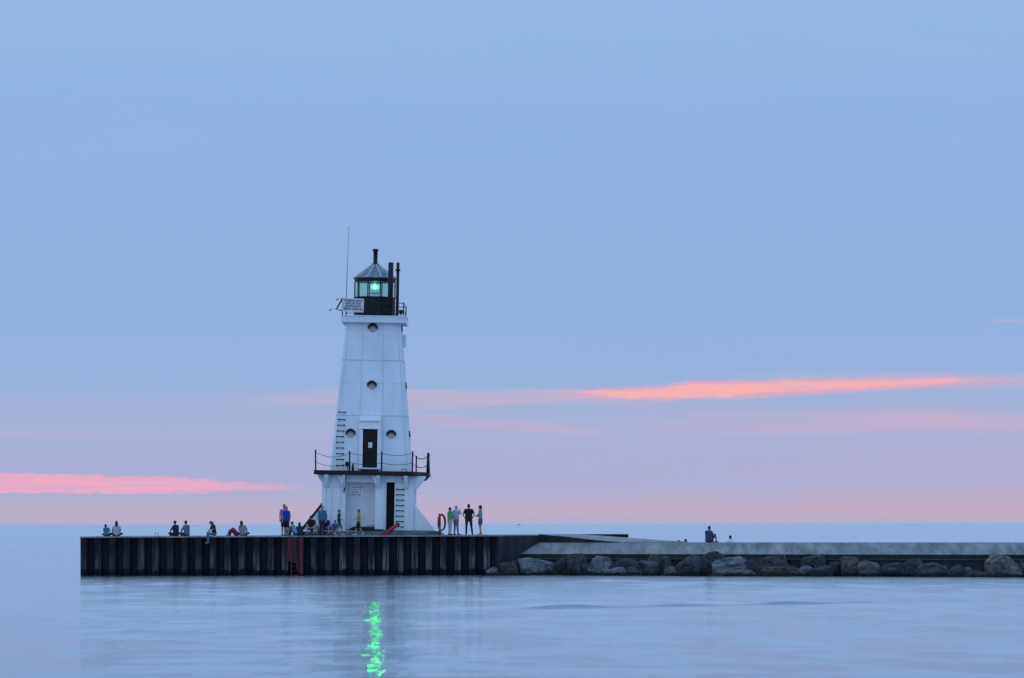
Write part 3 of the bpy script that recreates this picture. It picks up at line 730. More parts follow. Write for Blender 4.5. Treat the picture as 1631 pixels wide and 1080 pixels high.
for cx, cz in ((-.02,12.22),(0,8.75),(-1.22,5.83),(1.22,5.80)): porthole(cx, cz)
for cz in (12.22,8.75,5.82):
    porthole(0, cz, 'left'); porthole(0, cz, 'right')
bx = MB(); bx.box(1.66,1.96,-.9,-.5,11.15,11.9); bx.build("equipment_box", M_white, lh, bevel=.02)
# climbing rungs
def rung(cx, z, hw, y, parent=lh):
    m = MB(); m.tube([(cx-hw,y+.02,z),(cx-hw,y-.12,z),(cx+hw,y-.12,z),(cx+hw,y+.02,z)], .026, 6)
    m.ell((cx-hw,y-.02,z),(.05,.04,.045)); m.ell((cx+hw,y-.02,z),(.05,.04,.045)); m.build("rung", M_black, parent)
for i, py in enumerate((655,667,676,685.3,694.4,703.6,712.7,722,731.3,741)):
    z = (835.6-py)*204.9/F+.385; cx = (545.8-min(i,4)*.8-591.8+.0185*(700-py)*0)*204.9/F; rung(cx+.02-(.0185*(z-3.9)), z, .19, -hw_(z))
for i in range(8):
    py = 778+8.6*i; z = (835.6-py)*204.5/F+.385; rung((639.8-590.6-.0)*204.5/F-.0, z, .20, fy)
m = MB(); m.tube([(1.9,fy-.03,3.1),(2.05,fy-.12,3.3),(2.05,fy-.12,2.98),(1.72,fy-.05,2.96)], .03, 6); m.build("grab_bar", M_seam, lh, True)
# downpipe
m = MB(); m.tube([(-1.46,fy-.05,3.34),(-1.47,fy-.05,2.45)], .035, 8); m.build("drain_pipe", M_rust, lh, True)
m = MB(); m.tube([(-1.5,fy-.06,2.55),(-1.53,fy-.07,2.30)], .035, 6); m.build("pipe_hook", M_black, lh, True)
# deck equipment
m = MB(); m.box(-1.48,-1.22,-2.9,-2.65,3.85,4.13); m.box(-1.37,-1.33,-2.8,-2.75,3.60,3.85); m.build("control_box", M_black, lh, bevel=.015)
m = MB(); m.tube([(-1.02,-2.9,3.60),(-1.02,-2.9,3.85)], .07, 10); m.ell((-1.02,-2.9,3.93),(.06,.06,.1)); m.build("vent_cap", M_black, lh, True)
m = MB(); m.tube([(1.9,-2.9,3.6),(1.9,-2.9,3.73),(2.18,-2.9,3.73),(2.18,-2.9,3.6)], .02, 6); m.build("deck_handle", M_black, lh, True)
m = MB(); m.box(-.55,.02,-2.72,-2.6,3.60,3.70); m.box(.08,.5,-2.72,-2.6,3.60,3.69); m.build("door_step", M_black, lh)
# painted warning on the recess wall: short worn strokes
sg = MB(); sg.box(-1.21,-.44,-2.045,-2.021,2.06,2.76); sgo = sg.build("warning_panel", M_white2, lh)
rnd = random.Random(3)
rows = [(2.62,[(-1.04,-.74),(-.70,-.58),(-.55,-.46)]),(2.47,[(-1.02,-.9),(-.86,-.76),(-.72,-.66),(-.61,-.52)]),(2.32,[(-1.12,-1.03),(-1.01,-.72),(-.60,-.53)]),(2.17,[(-1.17,-.98),(-.94,-.84),(-.80,-.54)])]
for zc, segs in rows:
    for a, b in segs:
        x = a; st = MB()
        while x < b-.02:
            k = rnd.choice('IIHELN'); w_ = .018
            st.box(x, x+w_, -2.052,-2.046, zc-.045, zc+.045)
            if k in 'HN': st.box(x+w_,x+.045,-2.0515,-2.0465,zc-.01,zc+.012); st.box(x+.045,x+.063,-2.052,-2.046,zc-.045,zc+.045)
            if k == 'E':
                for q in (-.045,-.01,.027): st.box(x+w_,x+.055,-2.0515,-2.0465,zc+q,zc+q+.018)
            if k == 'L': st.box(x+w_,x+.055,-2.0515,-2.0465,zc-.045,zc-.027)
            x += .08 if k != 'I' else .04
        st.build("lettering", M_black, sgo)
# lantern gallery
par = MB(); H = 1.93; par.box(-H+.02,H+.05,-H,H,12.542,12.94); par.build("lantern_gallery", M_white, lh, bevel=.02)
m = MB(); m.box(-H-.02,H+.09,-H-.04,H+.04,12.93,12.97); m.build("gallery_coping", M_white2, lh)
def deca(r, z, n=10, off=-18): return [(r*math.sin(R(off+360/n*i)), -r*math.cos(R(off+360/n*i)), z) for i in range(n)]
def frustum(mbx, r0, z0, r1, z1, n=10, off=-18):
    a = deca(r0, z0, n, off); b = deca(r1, z1, n, off)
    mbx.add(a+b, [(i,(i+1)%n,n+(i+1)%n,n+i) for i in range(n)]+[tuple(range(n))[::-1], tuple(range(n,2*n))])
lw = MB(); frustum(lw, 1.26, 12.971, 1.24, 14.12); frustum(lw, 1.29, 14.121, 1.29, 14.18); frustum(lw, 1.32, 12.972, 1.32, 13.08)
lw.build("lantern_wall", M_black, lh)
ub = MB(); frustum(ub, 1.24, 15.10, 1.26, 15.30); ub.build("lantern_frieze", M_black, lh)
for i in range(10):
    a = R(-18+36*i); m = MB(); x, y = 1.22*math.sin(a), -1.22*math.cos(a)
    m.tube([(x,y,14.18),(x,y,15.11)], .038, 6); m.build("glazing_bar", M_black, lh)
def glass_mat(name, tint, rough=.05, emis=None, es=0, mixf=.16):
    m = bpy.data.materials.new(name); m.use_nodes = True; t = m.node_tree; t.nodes.clear()
    tr = N(t, 'ShaderNodeBsdfTransparent'); tr.inputs[0].default_value = (*tint, 1)
    pb = N(t, 'ShaderNodeBsdfPrincipled'); pb.inputs['Roughness'].default_value = rough; pb.inputs['Base Color'].default_value = (.55,.62,.62,1)
    if emis: pb.inputs['Emission Color'].default_value = (*emis,1); pb.inputs['Emission Strength'].default_value = es
    n = N(t, 'ShaderNodeTexNoise'); n.inputs['Scale'].default_value = 4
    mx = N(t, 'ShaderNodeMixShader'); t.links.new(math_(t, 'MULTIPLY_ADD', n.outputs['Fac'], .12, mixf), mx.inputs[0])
    t.links.new(tr.outputs[0], mx.inputs[1]); t.links.new(pb.outputs[0], mx.inputs[2])
    o = N(t, 'ShaderNodeOutputMaterial'); t.links.new(mx.outputs[0], o.inputs[0]); return m
M_glass = glass_mat("lantern_glass", (.90,1.0,.95), mixf=.05)
for i in range(10):
    a0, a1 = R(-18+36*i+2.2), R(18+36*i-2.2); r0 = 1.20
    p0 = (r0*math.sin(a0), -r0*math.cos(a0)); p1 = (r0*math.sin(a1), -r0*math.cos(a1))
    m = MB(); q0 = (p0[0]*.985, p0[1]*.985); q1 = (p1[0]*.985, p1[1]*.985)
    m.prism([p0,p1,q1,q0], 14.185, 15.095); m.build("glass_pane", M_glass, lh)
# lens with its green lamp
def em(name, c, s):
    m = bpy.data.materials.new(name); m.use_nodes = True; b = m.node_tree.nodes['Principled BSDF']
    b.inputs['Base Color'].default_value = (*c,1); b.inputs['Emission Color'].default_value = (*c,1); b.inputs['Emission Strength'].default_value = s; return m
def lens_mat():
    m = bpy.data.materials.new("green_lens_glass"); m.use_nodes = True; t = m.node_tree; t.nodes.clear()
    tcn = N(t, 'ShaderNodeTexCoord'); sp = N(t, 'ShaderNodeSeparateXYZ'); t.links.new(tcn.outputs['Object'], sp.inputs[0])
    dz = math_(t, 'DIVIDE', math_(t, 'SUBTRACT', sp.outputs[2], 14.82), .13); g = math_(t, 'POWER', 2.718, math_(t, 'MULTIPLY', math_(t, 'MULTIPLY', dz, dz), -1.0))
    tr = N(t, 'ShaderNodeBsdfTransparent'); tr.inputs[0].default_value = (.75,.95,.86,1)
    e = N(t, 'ShaderNodeEmission'); e.inputs[0].default_value = (.03,.95,.42,1); t.links.new(math_(t, 'MULTIPLY', g, 1.0), e.inputs[1])  # lamp's halo put into the lens as green emission, fading with height
    gl = N(t, 'ShaderNodeBsdfGlossy'); gl.inputs['Roughness'].default_value = .2
    mx = N(t, 'ShaderNodeMixShader'); mx.inputs[0].default_value = .15; t.links.new(tr.outputs[0], mx.inputs[1]); t.links.new(gl.outputs[0], mx.inputs[2])
    ad = N(t, 'ShaderNodeAddShader'); t.links.new(mx.outputs[0], ad.inputs[0]); t.links.new(e.outputs[0], ad.inputs[1])
    o = N(t, 'ShaderNodeOutputMaterial'); t.links.new(ad.outputs[0], o.inputs[0]); return m
ln = MB()
prof = [(.28,14.45),(.34,14.52),(.30,14.56),(.36,14.62),(.32,14.66),(.40,14.74),(.42,14.82),(.40,14.90),(.32,14.98),(.36,15.02),(.28,15.08)]
nn = 24
for r_, z_ in prof: r_ *= .62; ln.v += [Vector((r_*math.cos(2*math.pi*k/nn), r_*math.sin(2*math.pi*k/nn), z_)) for k in range(nn)]
for i in range(len(prof)-1):
    for k in range(nn): ln.f.append((i*nn+k, i*nn+(k+1)%nn, (i+1)*nn+(k+1)%nn, (i+1)*nn+k))
lens = ln.build("beacon_lens", lens_mat(), lh, True)
m = MB(); m.ell((0,0,14.82),(.115,.115,.115)); m.build("beacon_lamp", em("green_lamp_glow", (.35,1,.62), 9), lens, True)
m = MB(); m.tube([(-.17,0,14.13),(-.17,0,14.45)], .02); m.tube([(.17,0,14.13),(.17,0,14.45)], .02); m.tube([(0,.17,14.13),(0,.17,14.45)], .02); m.box(-.3,.3,-.3,.3,14.43,14.45); m.build("lens_stand", M_grey, lh)
# roof, finial
M_roof = mat("weathered_copper_roof", (.20,.235,.235), .6, .35, 2.2, .3, 10, dark=(.045,.055,.06), stretch=(3,3,.9))
rf = MB(); frustum(rf, 1.33, 15.301, 1.33, 15.34); frustum(rf, 1.32, 15.341, .24, 16.17); roof = rf.build("lantern_roof", M_roof, lh)
rb = MB()
for i in range(10):
    a = R(-18+36*i); rb.tube([(1.32*math.sin(a),-1.32*math.cos(a),15.35),(.24*math.sin(a),-.24*math.cos(a),16.18)], .022, 6)
rb.build("roof_rib", M_seam, roof)
fn = MB(); fn.tube([(0,0,16.16),(0,0,16.22),(0,0,16.24),(0,0,16.95),(0,0,16.97),(0,0,17.12),(0,0,17.13)], [.24,.24,.13,.13,.17,.17,.08], 14)
fn.build("roof_vent", M_black, roof, True)
for x, w_, y, zt in ((1.0,.155,-1.55,16.2),(1.42,.09,-1.3,16.22)):
    m = MB(); m.tube([(x,y,12.97),(x,y,zt)], w_, 14)
    if w_ < .1: m.tube([(x,y,15.72),(x,y,15.82)], .15, 12)
    m.build("stack_pipe", M_black, lh, True)
m = MB(); m.tube([(-1.66,-1.7,12.97),(-1.62,-1.7,15.2),(-1.57,-1.7,18.15)], [.030,.026,.016], 8); m.ell((-1.57,-1.7,18.22),(.03,.03,.05)); m.build("antenna", M_grey, lh, True)
# upper railing
RH = 1.85
rp = [(-RH,-RH),(RH-.03,-RH),(RH,RH),(-RH+.05,RH)]
for x, y in rp:
    m = MB(); m.tube([(x,y,12.97),(x,y,13.78)], .035, 8); m.build("rail_post", M_black, lh)
for z in (13.32, 13.74):
    m = MB(); m.tube([(x,y,z) for x,y in rp], .022, 6, closed=True); m.build("guard_rail", M_black, lh)
m = MB(); m.ell((1.66,-1.8,13.22),(.13,.08,.12)); m.tube([(1.66,-1.8,12.97),(1.66,-1.8,13.2)], .03); m.build("horn_speaker", M_black, lh, True)
# notice board on the railing
T = Matrix.Rotation(R(1.5), 4, 'Y')
board = MB(); board.box(-.625,.625,-.02,.02,-.39,.39); bo = board.build("notice_board", mat("sign_face", (.62,.66,.66), .5, .06, 3), lh)
bo.location = (-1.215,-1.95,13.57); bo.rotation_euler = (0, R(1.6), 0)
fr = MB()
for a in ((-.64,.64,.39,.41),(-.64,.64,-.41,-.39),(-.64,-.626,-.39,.39),(.626,.64,-.39,.39)): fr.box(a[0],a[1],-.025,.025,a[2],a[3])
fr.build("board_frame", M_white2, bo)
def text(body, size, x, z, parent, m, y=-.024, w=None):
    cu = bpy.data.curves.new("t", 'FONT'); cu.body = body; cu.size = size; cu.align_x = 'CENTER'; cu.align_y = 'CENTER'; cu.extrude = .002; cu.offset = size*.025
    o = bpy.data.objects.new("t", cu); col.objects.link(o); bpy.context.view_layer.update()
    me = bpy.data.meshes.new_from_object(o.evaluated_get(bpy.context.evaluated_depsgraph_get())); bpy.data.objects.remove(o)
    xsz = max(v.co.x for v in me.vertices)-min(v.co.x for v in me.vertices); k = (w/xsz) if w else 1
    for v in me.vertices: v.co = Vector((v.co.x*k+x, y+v.co.z, v.co.y+z)) if False else Vector((v.co.x*k+x, y-v.co.z, v.co.y+z))
    me.materials.clear(); me.materials.append(m)
    q = bpy.data.objects.new("lettering", me); col.objects.link(q); q.parent = parent; return q
M_ink = mat("sign_ink", (.03,.04,.05), .6, .1, 3)
for i, (s_, w_) in enumerate((("TO ENERGIZE THE FOG",1.12),("SIGNAL, KEY YOUR",.92),("MICROPHONE FIVE",.92),("TIMES ON CHANNEL 83A",1.16))): text(s_, .17, 0, .26-.165*i, bo, M_ink, w=w_)
m = MB(); m.tube([(-1.86,-1.9,13.96),(-2.22,-1.9,13.30),(-1.82,-1.9,13.22)], .05, 6); m.build("board_brace", M_black, lh)
for (ax, az, bx_, bz) in ((-1.84,13.98,-2.14,13.93),(-2.2,13.33,-2.55,13.30)):
    m = MB(); m.tube([(ax,-1.9,az),(bx_,-1.9,bz)], .010, 5)
    A = Matrix.Rotation(R(-35), 3, 'Y'); m.ell((bx_-.03,-1.9,bz-.03),(.10,.05,.05), A); m.build("board_lamp", M_grey, lh)
# beam of the green lamp, focused low over the water
sp_ = bpy.data.lights.new("beacon_beam", 'SPOT'); sp_.energy = 230; sp_.color = (0.0, 1, .02); sp_.spot_size = R(16); sp_.spot_blend = .6; sp_.shadow_soft_size = .10
spo = bpy.data.objects.new("beacon_beam", sp_); col.objects.link(spo); spo.parent = lh; spo.location = (0,-1.35,14.82)
spo.rotation_euler = (Vector((0.083,-1,-.11))).to_track_quat('-Z','Y').to_euler()
spo.name = "beacon_beam"

# concrete plinth under the lighthouse
def at(x, Y, z=None):
    X = (x-815.5)*Y/F; return Vector((X, Y, deckz(X) if z is None else z))
pt = MB(); px0 = W(466,0,203.4).x; px1 = W(697,0,203.4).x
pt.v = [Vector(p) for p in [(px0,203.4,DZ-.05),(px1+.35,203.4,DZ-.05),(px1+.35,210.4,DZ-.05),(px0,210.4,DZ-.05),(px0,203.4,LZ-.004),(px1,203.4,LZ-.004),(px1,210.4,LZ-.004),(px0,210.4,LZ-.004)]]
pt.f = [(0,3,2,1),(4,5,6,7),(0,1,5,4),(1,2,6,5),(2,3,7,6),(3,0,4,7)]
pt.build("plinth", M_plinth, None, bevel=.02, label="long low concrete plinth the lighthouse stands on", cat="plinth")

# ------------------------------------------------------------------ pier furniture
M_red = mat("red_paint", (.30,.022,.035), .5, .2, 5)
M_redd = mat("faded_red_paint", (.13,.014,.020), .7, .35, 3, stretch=(1,1,.5))
M_redk = mat("dark_red_paint", (.12,.012,.02), .6, .3, 5)
lad = empty("ladder", (W(471,0,YF).x, YF, deckz(-12)), label="red boarding ladder recessed in the sheet piling below the seated couple", cat="ladder")
m = MB(); m.box(-.46,-.24,-.10,.0,-1.5,-.06); m.box(-.30,-.24,-.09,.30,-2.3,-.07); m.build("side_rail", M_redd, lad)
m = MB(); m.box(.21,.43,-.10,.0,-2.25,-.06); m.build("side_rail", M_redd, lad)
m = MB(); m.box(-.24,.21,.02,.05,-1.6,-.08); m.build("back_panel", M_redk, lad)
for i in range(9):
    m = MB(); m.tube([(-.24,-.05,-.22-.26*i),(.21,-.05,-.22-.26*i)], .022, 6); m.build("rung", M_red if i < 1 else M_redd, lad)
for x in (.20,.46):
    m = MB(); m.tube([(x,-.06,-.8),(x,-.06,.16),(x,.10,.24),(x,.55,.24),(x,.6,.0)], .022, 6); m.build("grab_rail", M_black, lad)
def handle(xp, label):
    p = at(xp, YF+.3); m = MB(); m.tube([(-.10,0,0),(-.10,0,.17),(.10,0,.17),(.10,0,0)], .018, 6)
    o = m.build("mooring_ring", M_black, label=label, cat="mooring ring"); o.location = p
handle(249.5, "small square steel loop standing on the pier edge left of the navy jacket man")
# life ring station
lr_ = empty("life_ring_station", at(700.5, 202.6), label="red post with life ring on the pier just right of the lighthouse", cat="life ring station")
m = MB(); m.tube([(0,0,0),(0,0,1.22)], .06, 10); m.box(-.10,.06,-.08,.08,.02,.06); m.build("post", M_redk, lr_)
m = MB(); m.box(-.08,.05,-.10,.0,1.16,1.26); m.build("post_cap", M_black, lr_)
m = MB(); m.box(-.12,-.03,-.16,.06,.38,1.08); m.build("bracket_board", M_redk, lr_)
m = MB()
A = Matrix.Rotation(R(62), 3, 'Z')
m.tube([A @ Vector((.40*math.cos(a), 0, .46*math.sin(a)))+Vector((.12,-.16,.74)) for a in [2*math.pi*i/28 for i in range(28)]], .065, 10, closed=True); m.build("life_ring", M_red, lr_, True)
m = MB()
m.tube([A @ Vector((.42*math.cos(a), -.0, .48*math.sin(a)))+Vector((.15,-.24,.74)) for a in [math.pi*1.2+1.6*i/10 for i in range(11)]], .015, 6); m.build("grab_rope", M_white2, lr_, True)
# red mooring fender / fallen tube by the doorway
fd = empty("rescue_tube", at(611, 202.9), label="red tilted rescue tube propped on the plinth edge in front of the dark doorway", cat="rescue tube")
m = MB(); m.tube([(.12,.2,.12),(.78,.75,.62)], .11, 14); m.build("tube", M_red, fd, True, bevel=.015)
m = MB(); m.tube([(.78,.75,.62),(.83,.79,.66)], .13, 14); m.build("tube_rim", M_redk, fd, True)
m = MB(); m.slab([(-.22,.0),(.28,.0),(.34,.14),(.22,.24),(-.08,.22)], -.14, .22); m.build("base_block", M_red, fd, bevel=.03)
# far vessel
sv = empty("ship", (W(827,0,15000).x, 15000, 0), label="tiny distant vessel on the horizon above the end of the pier", cat="ship")
m = MB(); m.prism([(-6,-1.5),(5,-1.5),(7.5,0),(5,1.5),(-6,1.5)], 0, 2.4); m.build("hull", mat("hull_paint", (.12,.14,.18)), sv)
m = MB(); m.box(-4,0,-1,1,2.4,5.0); m.tube([(-2,0,5),(-2,0,8)], .2); m.build("wheelhouse", mat("house_paint", (.4,.42,.45)), sv)

# ------------------------------------------------------------------ people
_mats = {}
def pm(c, rough=.85):
    k = tuple(c)
    if k not in _mats: _mats[k] = mat("cloth_or_skin", c, rough, .1, 9, .2, 60)
    return _mats[k]
def remesh(mbx, name, m, parent, vox, smooth_it=2, dec=None):
    me = bpy.data.meshes.new(name); me.from_pydata([tuple(v) for v in mbx.v], [], mbx.f); me.update()
    o = bpy.data.objects.new(name, me); col.objects.link(o)
    r = o.modifiers.new('r', 'REMESH'); r.mode = 'VOXEL'; r.voxel_size = vox; r.adaptivity = 0
    if smooth_it: s_ = o.modifiers.new('s', 'SMOOTH'); s_.factor = .5; s_.iterations = smooth_it
    if dec: d = o.modifiers.new('d', 'DECIMATE'); d.ratio = dec
    bpy.context.view_layer.update()
    new = bpy.data.meshes.new_from_object(o.evaluated_get(bpy.context.evaluated_depsgraph_get()))
    o.modifiers.clear(); o.data = new; bpy.data.meshes.remove(me); new.name = name
    new.materials.clear(); new.materials.append(m); new.shade_smooth(); o.parent = parent
    return o
SKIN = (.40,.25,.19)
V = Vector
def person(label, loc, face, joints, s=1.0, shirt=(.1,.1,.1), sleeve='short', legs='long', trouser=(.02,.02,.03), hair=(.02,.015,.012), hairlen='short',
           shoes=(.03,.03,.03), fat=1.0, cap=None, look=0, group="people out on the pier at dusk", skirt=None, stripes=None):
    """joints: local metres, +y is where the chest faces; face = heading in degrees (0 = away from the viewer, 90 = left)"""
    J = {k: V(v) for k, v in joints.items()}
    rt = empty("person", loc, R(face), label=label, cat="person", group=group)
    rt.scale = (s, s, s)
    B = MB(); f = fat
    nk, hd_ = J['neck'], J['head']
    hipc = (J['hipL']+J['hipR'])/2; shc = (J['shL']+J['shR'])/2; mid = (hipc+shc)/2
    # head frame
    upv = (hd_-nk).normalized(); A = Matrix.Rotation(R(look), 3, 'Z') @ Matrix.Identity(3)
    fw = A @ V((0,1,0)); fw = (fw-upv*fw.dot(upv)).normalized(); rtv = fw.cross(upv)
    HM = Matrix((rtv, fw, upv)).transposed()
    hp = lambda x,y,z: hd_+HM @ V((x,y,z))
    B.ell(hd_, (.076,.094,.112), HM); B.cap(hp(0,.045,-.06),.05,hp(0,.06,-.085),.032)      # skull, jaw
    B.cap(hp(0,.085,.01),.012,hp(0,.108,-.025),.015,8); B.cap(hp(-.03,.082,.03),.014,hp(.03,.082,.03),.014,8)   # nose, brow
    B.cap(hp(-.022,.088,-.052),.010,hp(.022,.088,-.052),.010,8)                                  # mouth
    for sx_ in (-1,1): B.ell(hp(.078*sx_,0,-.005),(.012,.022,.03),HM)
    B.cap(nk-upv*.04,.062,hd_-upv*.05,.052)
    def torso(mbx, g):
        mbx.cap(J['shL'],.058*f+g,J['shR'],.058*f+g); mbx.cap(J['shL']*.86+shc*.14,.07*f+g,mid+(J['hipL']-hipc)*1.0,.085*f+g)
        mbx.cap(J['shR']*.86+shc*.14,.07*f+g,mid+(J['hipR']-hipc)*1.0,.085*f+g); mbx.cap(shc,.095*f+g,mid,.10*f+g); mbx.cap(mid,.10*f+g,hipc,.11*f+g)
        mbx.cap(mid+(J['hipL']-hipc),.082*f+g,J['hipL'],.088*f+g); mbx.cap(mid+(J['hipR']-hipc),.082*f+g,J['hipR'],.088*f+g)
        mbx.cap(nk-upv*.05,.06+g*.6,shc,.08+g)
    torso(B, 0)
    for sd in 'LR':
        sh, el, wr, hn = J['sh'+sd], J['el'+sd], J['wr'+sd], J['ha'+sd]
        B.cap(sh,.052,el,.038); B.cap(el,.038,wr,.026)
        d = (hn-wr).normalized(); a = d.cross(V((0,0,1))) if abs(d.z) < .9 else d.cross(V((0,1,0)))
        a.normalize(); nn_ = a.cross(d).normalized(); sgn = 1 if sd == 'L' else -1
        B.cap(wr,.025,wr+d*.05,.028,8); B.cap(wr+d*.05+a*.018,.018,wr+d*.075+a*.022,.016,8); B.cap(wr+d*.05-a*.018,.018,wr+d*.075-a*.022,.016,8)
        for q, L_ in ((-.033,.060),(-.011,.075),(.011,.080),(.033,.070)):
            b0 = wr+d*.075+a*q; b1 = b0+d*L_*.5+a*q*.12; b2 = b1+d*L_*.42+nn_*.022*sgn
            B.cap(b0,.0095,b1,.0088,6,2); B.cap(b1,.0088,b2,.0075,6,2)
        t0 = wr+d*.03+a*.026*sgn; t1 = t0+a*.032*sgn+d*.028; B.cap(t0,.013,t1,.011,6,2); B.cap(t1,.011,t1+d*.03,.009,6,2)
        hp_, kn, an, to = J['hip'+sd], J['kn'+sd], J['an'+sd], J['to'+sd]
        B.cap(hp_,.082*f,kn,.054); B.cap(kn,.054,kn+(an-kn)*.35-V((0,.0,0)),.053); B.cap(kn+(an-kn)*.35,.053,an,.036)
        B.cap(an,.036,an+V((0,-.02,-.04)),.034); B.cap(an+V((0,0,-.045)),.030,to,.026)
    body = remesh(B, "body", pm(SKIN), rt, .0105, 1, .35)
    for sx_ in (-1,1):
        e = MB(); e.ell(hp(.03*sx_,.084,.012),(.011,.010,.008),HM,8,6); e.build("eye", pm((.02,.015,.012),.3), body)
    # clothing
    C = MB(); torso(C, .014)
    for sd in 'LR':
        sh, el, wr = J['sh'+sd], J['el'+sd], J['wr'+sd]
        if sleeve == 'long': C.cap(sh,.066,el,.052); C.cap(el,.052,el+(wr-el)*.93,.038)
        elif sleeve == 'short': C.cap(sh,.067,sh+(el-sh)*.62,.060)
    remesh(C, "shirt", pm(shirt) if not stripes else stripes, rt, .017, 4)
    P_ = MB(); g = .014
    P_.cap(J['hipL'],.088*f+g,J['hipR'],.088*f+g); P_.cap(hipc,.108*f+g,hipc+(mid-hipc)*.35,.10*f+g)
    if skirt:
        kc = (J['knL']+J['knR'])/2
        for sd in 'LR': P_.cap(J['hip'+sd],.10*f+g,J['hip'+sd]+(J['kn'+sd]-J['hip'+sd])*.55,.10*f+g)
        P_.cap(hipc,.12*f,hipc+(kc-hipc)*.58,.115*f)
    else:
        for sd in 'LR':
            hp_, kn, an = J['hip'+sd], J['kn'+sd], J['an'+sd]
            if legs == 'long': P_.cap(hp_,.09*f+g,kn,.066); P_.cap(kn,.066,an+(kn-an)*.06,.056)
            elif legs == 'capri': P_.cap(hp_,.09*f+g,kn,.070); P_.cap(kn,.070,an+(kn-an)*.35,.062)
            else: P_.cap(hp_,.092*f+g,hp_+(kn-hp_)*.92,.076)
    remesh(P_, "skirt" if skirt else ("trousers" if legs != 'short' else "shorts"), pm(trouser), rt, .017, 4)
    if shoes:
        for sd in 'LR':
            an, to = J['an'+sd], J['to'+sd]; Q = MB(); Q.cap(an+V((0,-.01,-.03)),.044,an+V((0,-.03,-.045)),.040); Q.cap(an+V((0,0,-.045)),.040,to+V((0,.01,0)),.036)
            remesh(Q, "shoe", pm(shoes), rt, .014, 1)
    # hair
    Hh = MB()
    Hh.ell(hp(0,-.022,.022),(.086,.096,.108),HM)
    if hairlen in ('bob','long'):
        Hh.ell(hp(0,-.05,-.03),(.088,.07,.11),HM)
        if hairlen == 'long':
            back = hd_-fw*.075-upv*.06; low_ = back-V((0,0,.24))-fw*.02
            Hh.cap(back,.072,low_,.05); Hh.cap(hp(-.05,-.03,-.05),.045,hp(-.06,-.05,-.2),.03); Hh.cap(hp(.05,-.03,-.05),.045,hp(.06,-.05,-.2),.03)
    ho = remesh(Hh, "hair", pm(hair), rt, .013, 1)
    if cap:
        K_ = MB(); K_.ell(hp(0,-.005,.055),(.092,.105,.078),HM); K_.ell(hp(0,.12,.045),(.065,.07,.012),HM); remesh(K_, "cap", pm(cap), rt, .012, 1)
    return rt
def stand(**o):
    j = dict(hipL=(-.09,0,.92),hipR=(.09,0,.92),knL=(-.10,.02,.50),knR=(.10,.02,.50),anL=(-.11,-.02,.10),anR=(.11,-.02,.10),toL=(-.13,.13,.036),toR=(.13,.13,.036),
             shL=(-.17,0,1.40),shR=(.17,0,1.40),elL=(-.24,-.03,1.15),elR=(.24,-.03,1.15),wrL=(-.23,.05,.91),wrR=(.23,.05,.91),haL=(-.22,.07,.83),haR=(.22,.07,.83),
             neck=(0,0,1.50),head=(0,.02,1.63)); j.update(o); return j
def sit(lean=0, **o):
    j = dict(hipL=(-.10,0,.11),hipR=(.10,0,.11),knL=(-.15,.40,.46),knR=(.15,.40,.46),anL=(-.11,.58,.10),anR=(.11,.58,.10),toL=(-.12,.73,.036),toR=(.12,.73,.036),
             shL=(-.17,-.02+lean,.585),shR=(.17,-.02+lean,.585),elL=(-.24,.14+lean,.38),elR=(.24,.14+lean,.38),wrL=(-.13,.36+lean*.5,.42),wrR=(.13,.36+lean*.5,.42),haL=(-.06,.42+lean*.5,.42),haR=(.06,.42+lean*.5,.42),
             neck=(0,.0+lean*1.15,.68),head=(0,.03+lean*1.35,.81)); j.update(o); return j
def cross(lean=0, **o):      # sitting cross-legged
    return sit(lean, knL=(-.34,.24,.17),knR=(.34,.24,.17),anL=(.08,.34,.09),anR=(-.08,.28,.09),toL=(.20,.38,.06),toR=(-.20,.32,.06),
               wrL=(-.22,.24,.26),wrR=(.22,.24,.26),haL=(-.20,.32,.24),haR=(.20,.32,.24), **o)
def bench(lean=.2, h=.30, **o):      # sitting on the plinth edge, feet down
    j = dict(hipL=(-.10,0,h+.09),hipR=(.10,0,h+.09),knL=(-.20,.36,.50),knR=(.20,.36,.50),anL=(-.20,.44,.10),anR=(.20,.44,.10),toL=(-.22,.59,.036),toR=(.22,.59,.036),
             shL=(-.18,lean,h+.55),shR=(.18,lean,h+.55),elL=(-.27,.24+lean*.4,.62),elR=(.27,.24+lean*.4,.62),wrL=(-.12,.42,.48),wrR=(.12,.42,.48),haL=(-.05,.46,.44),haR=(.05,.46,.44),
             neck=(0,lean+.03,h+.62),head=(0,lean+.08,h+.75)); j.update(o); return j
DKH = (.012,.010,.012)
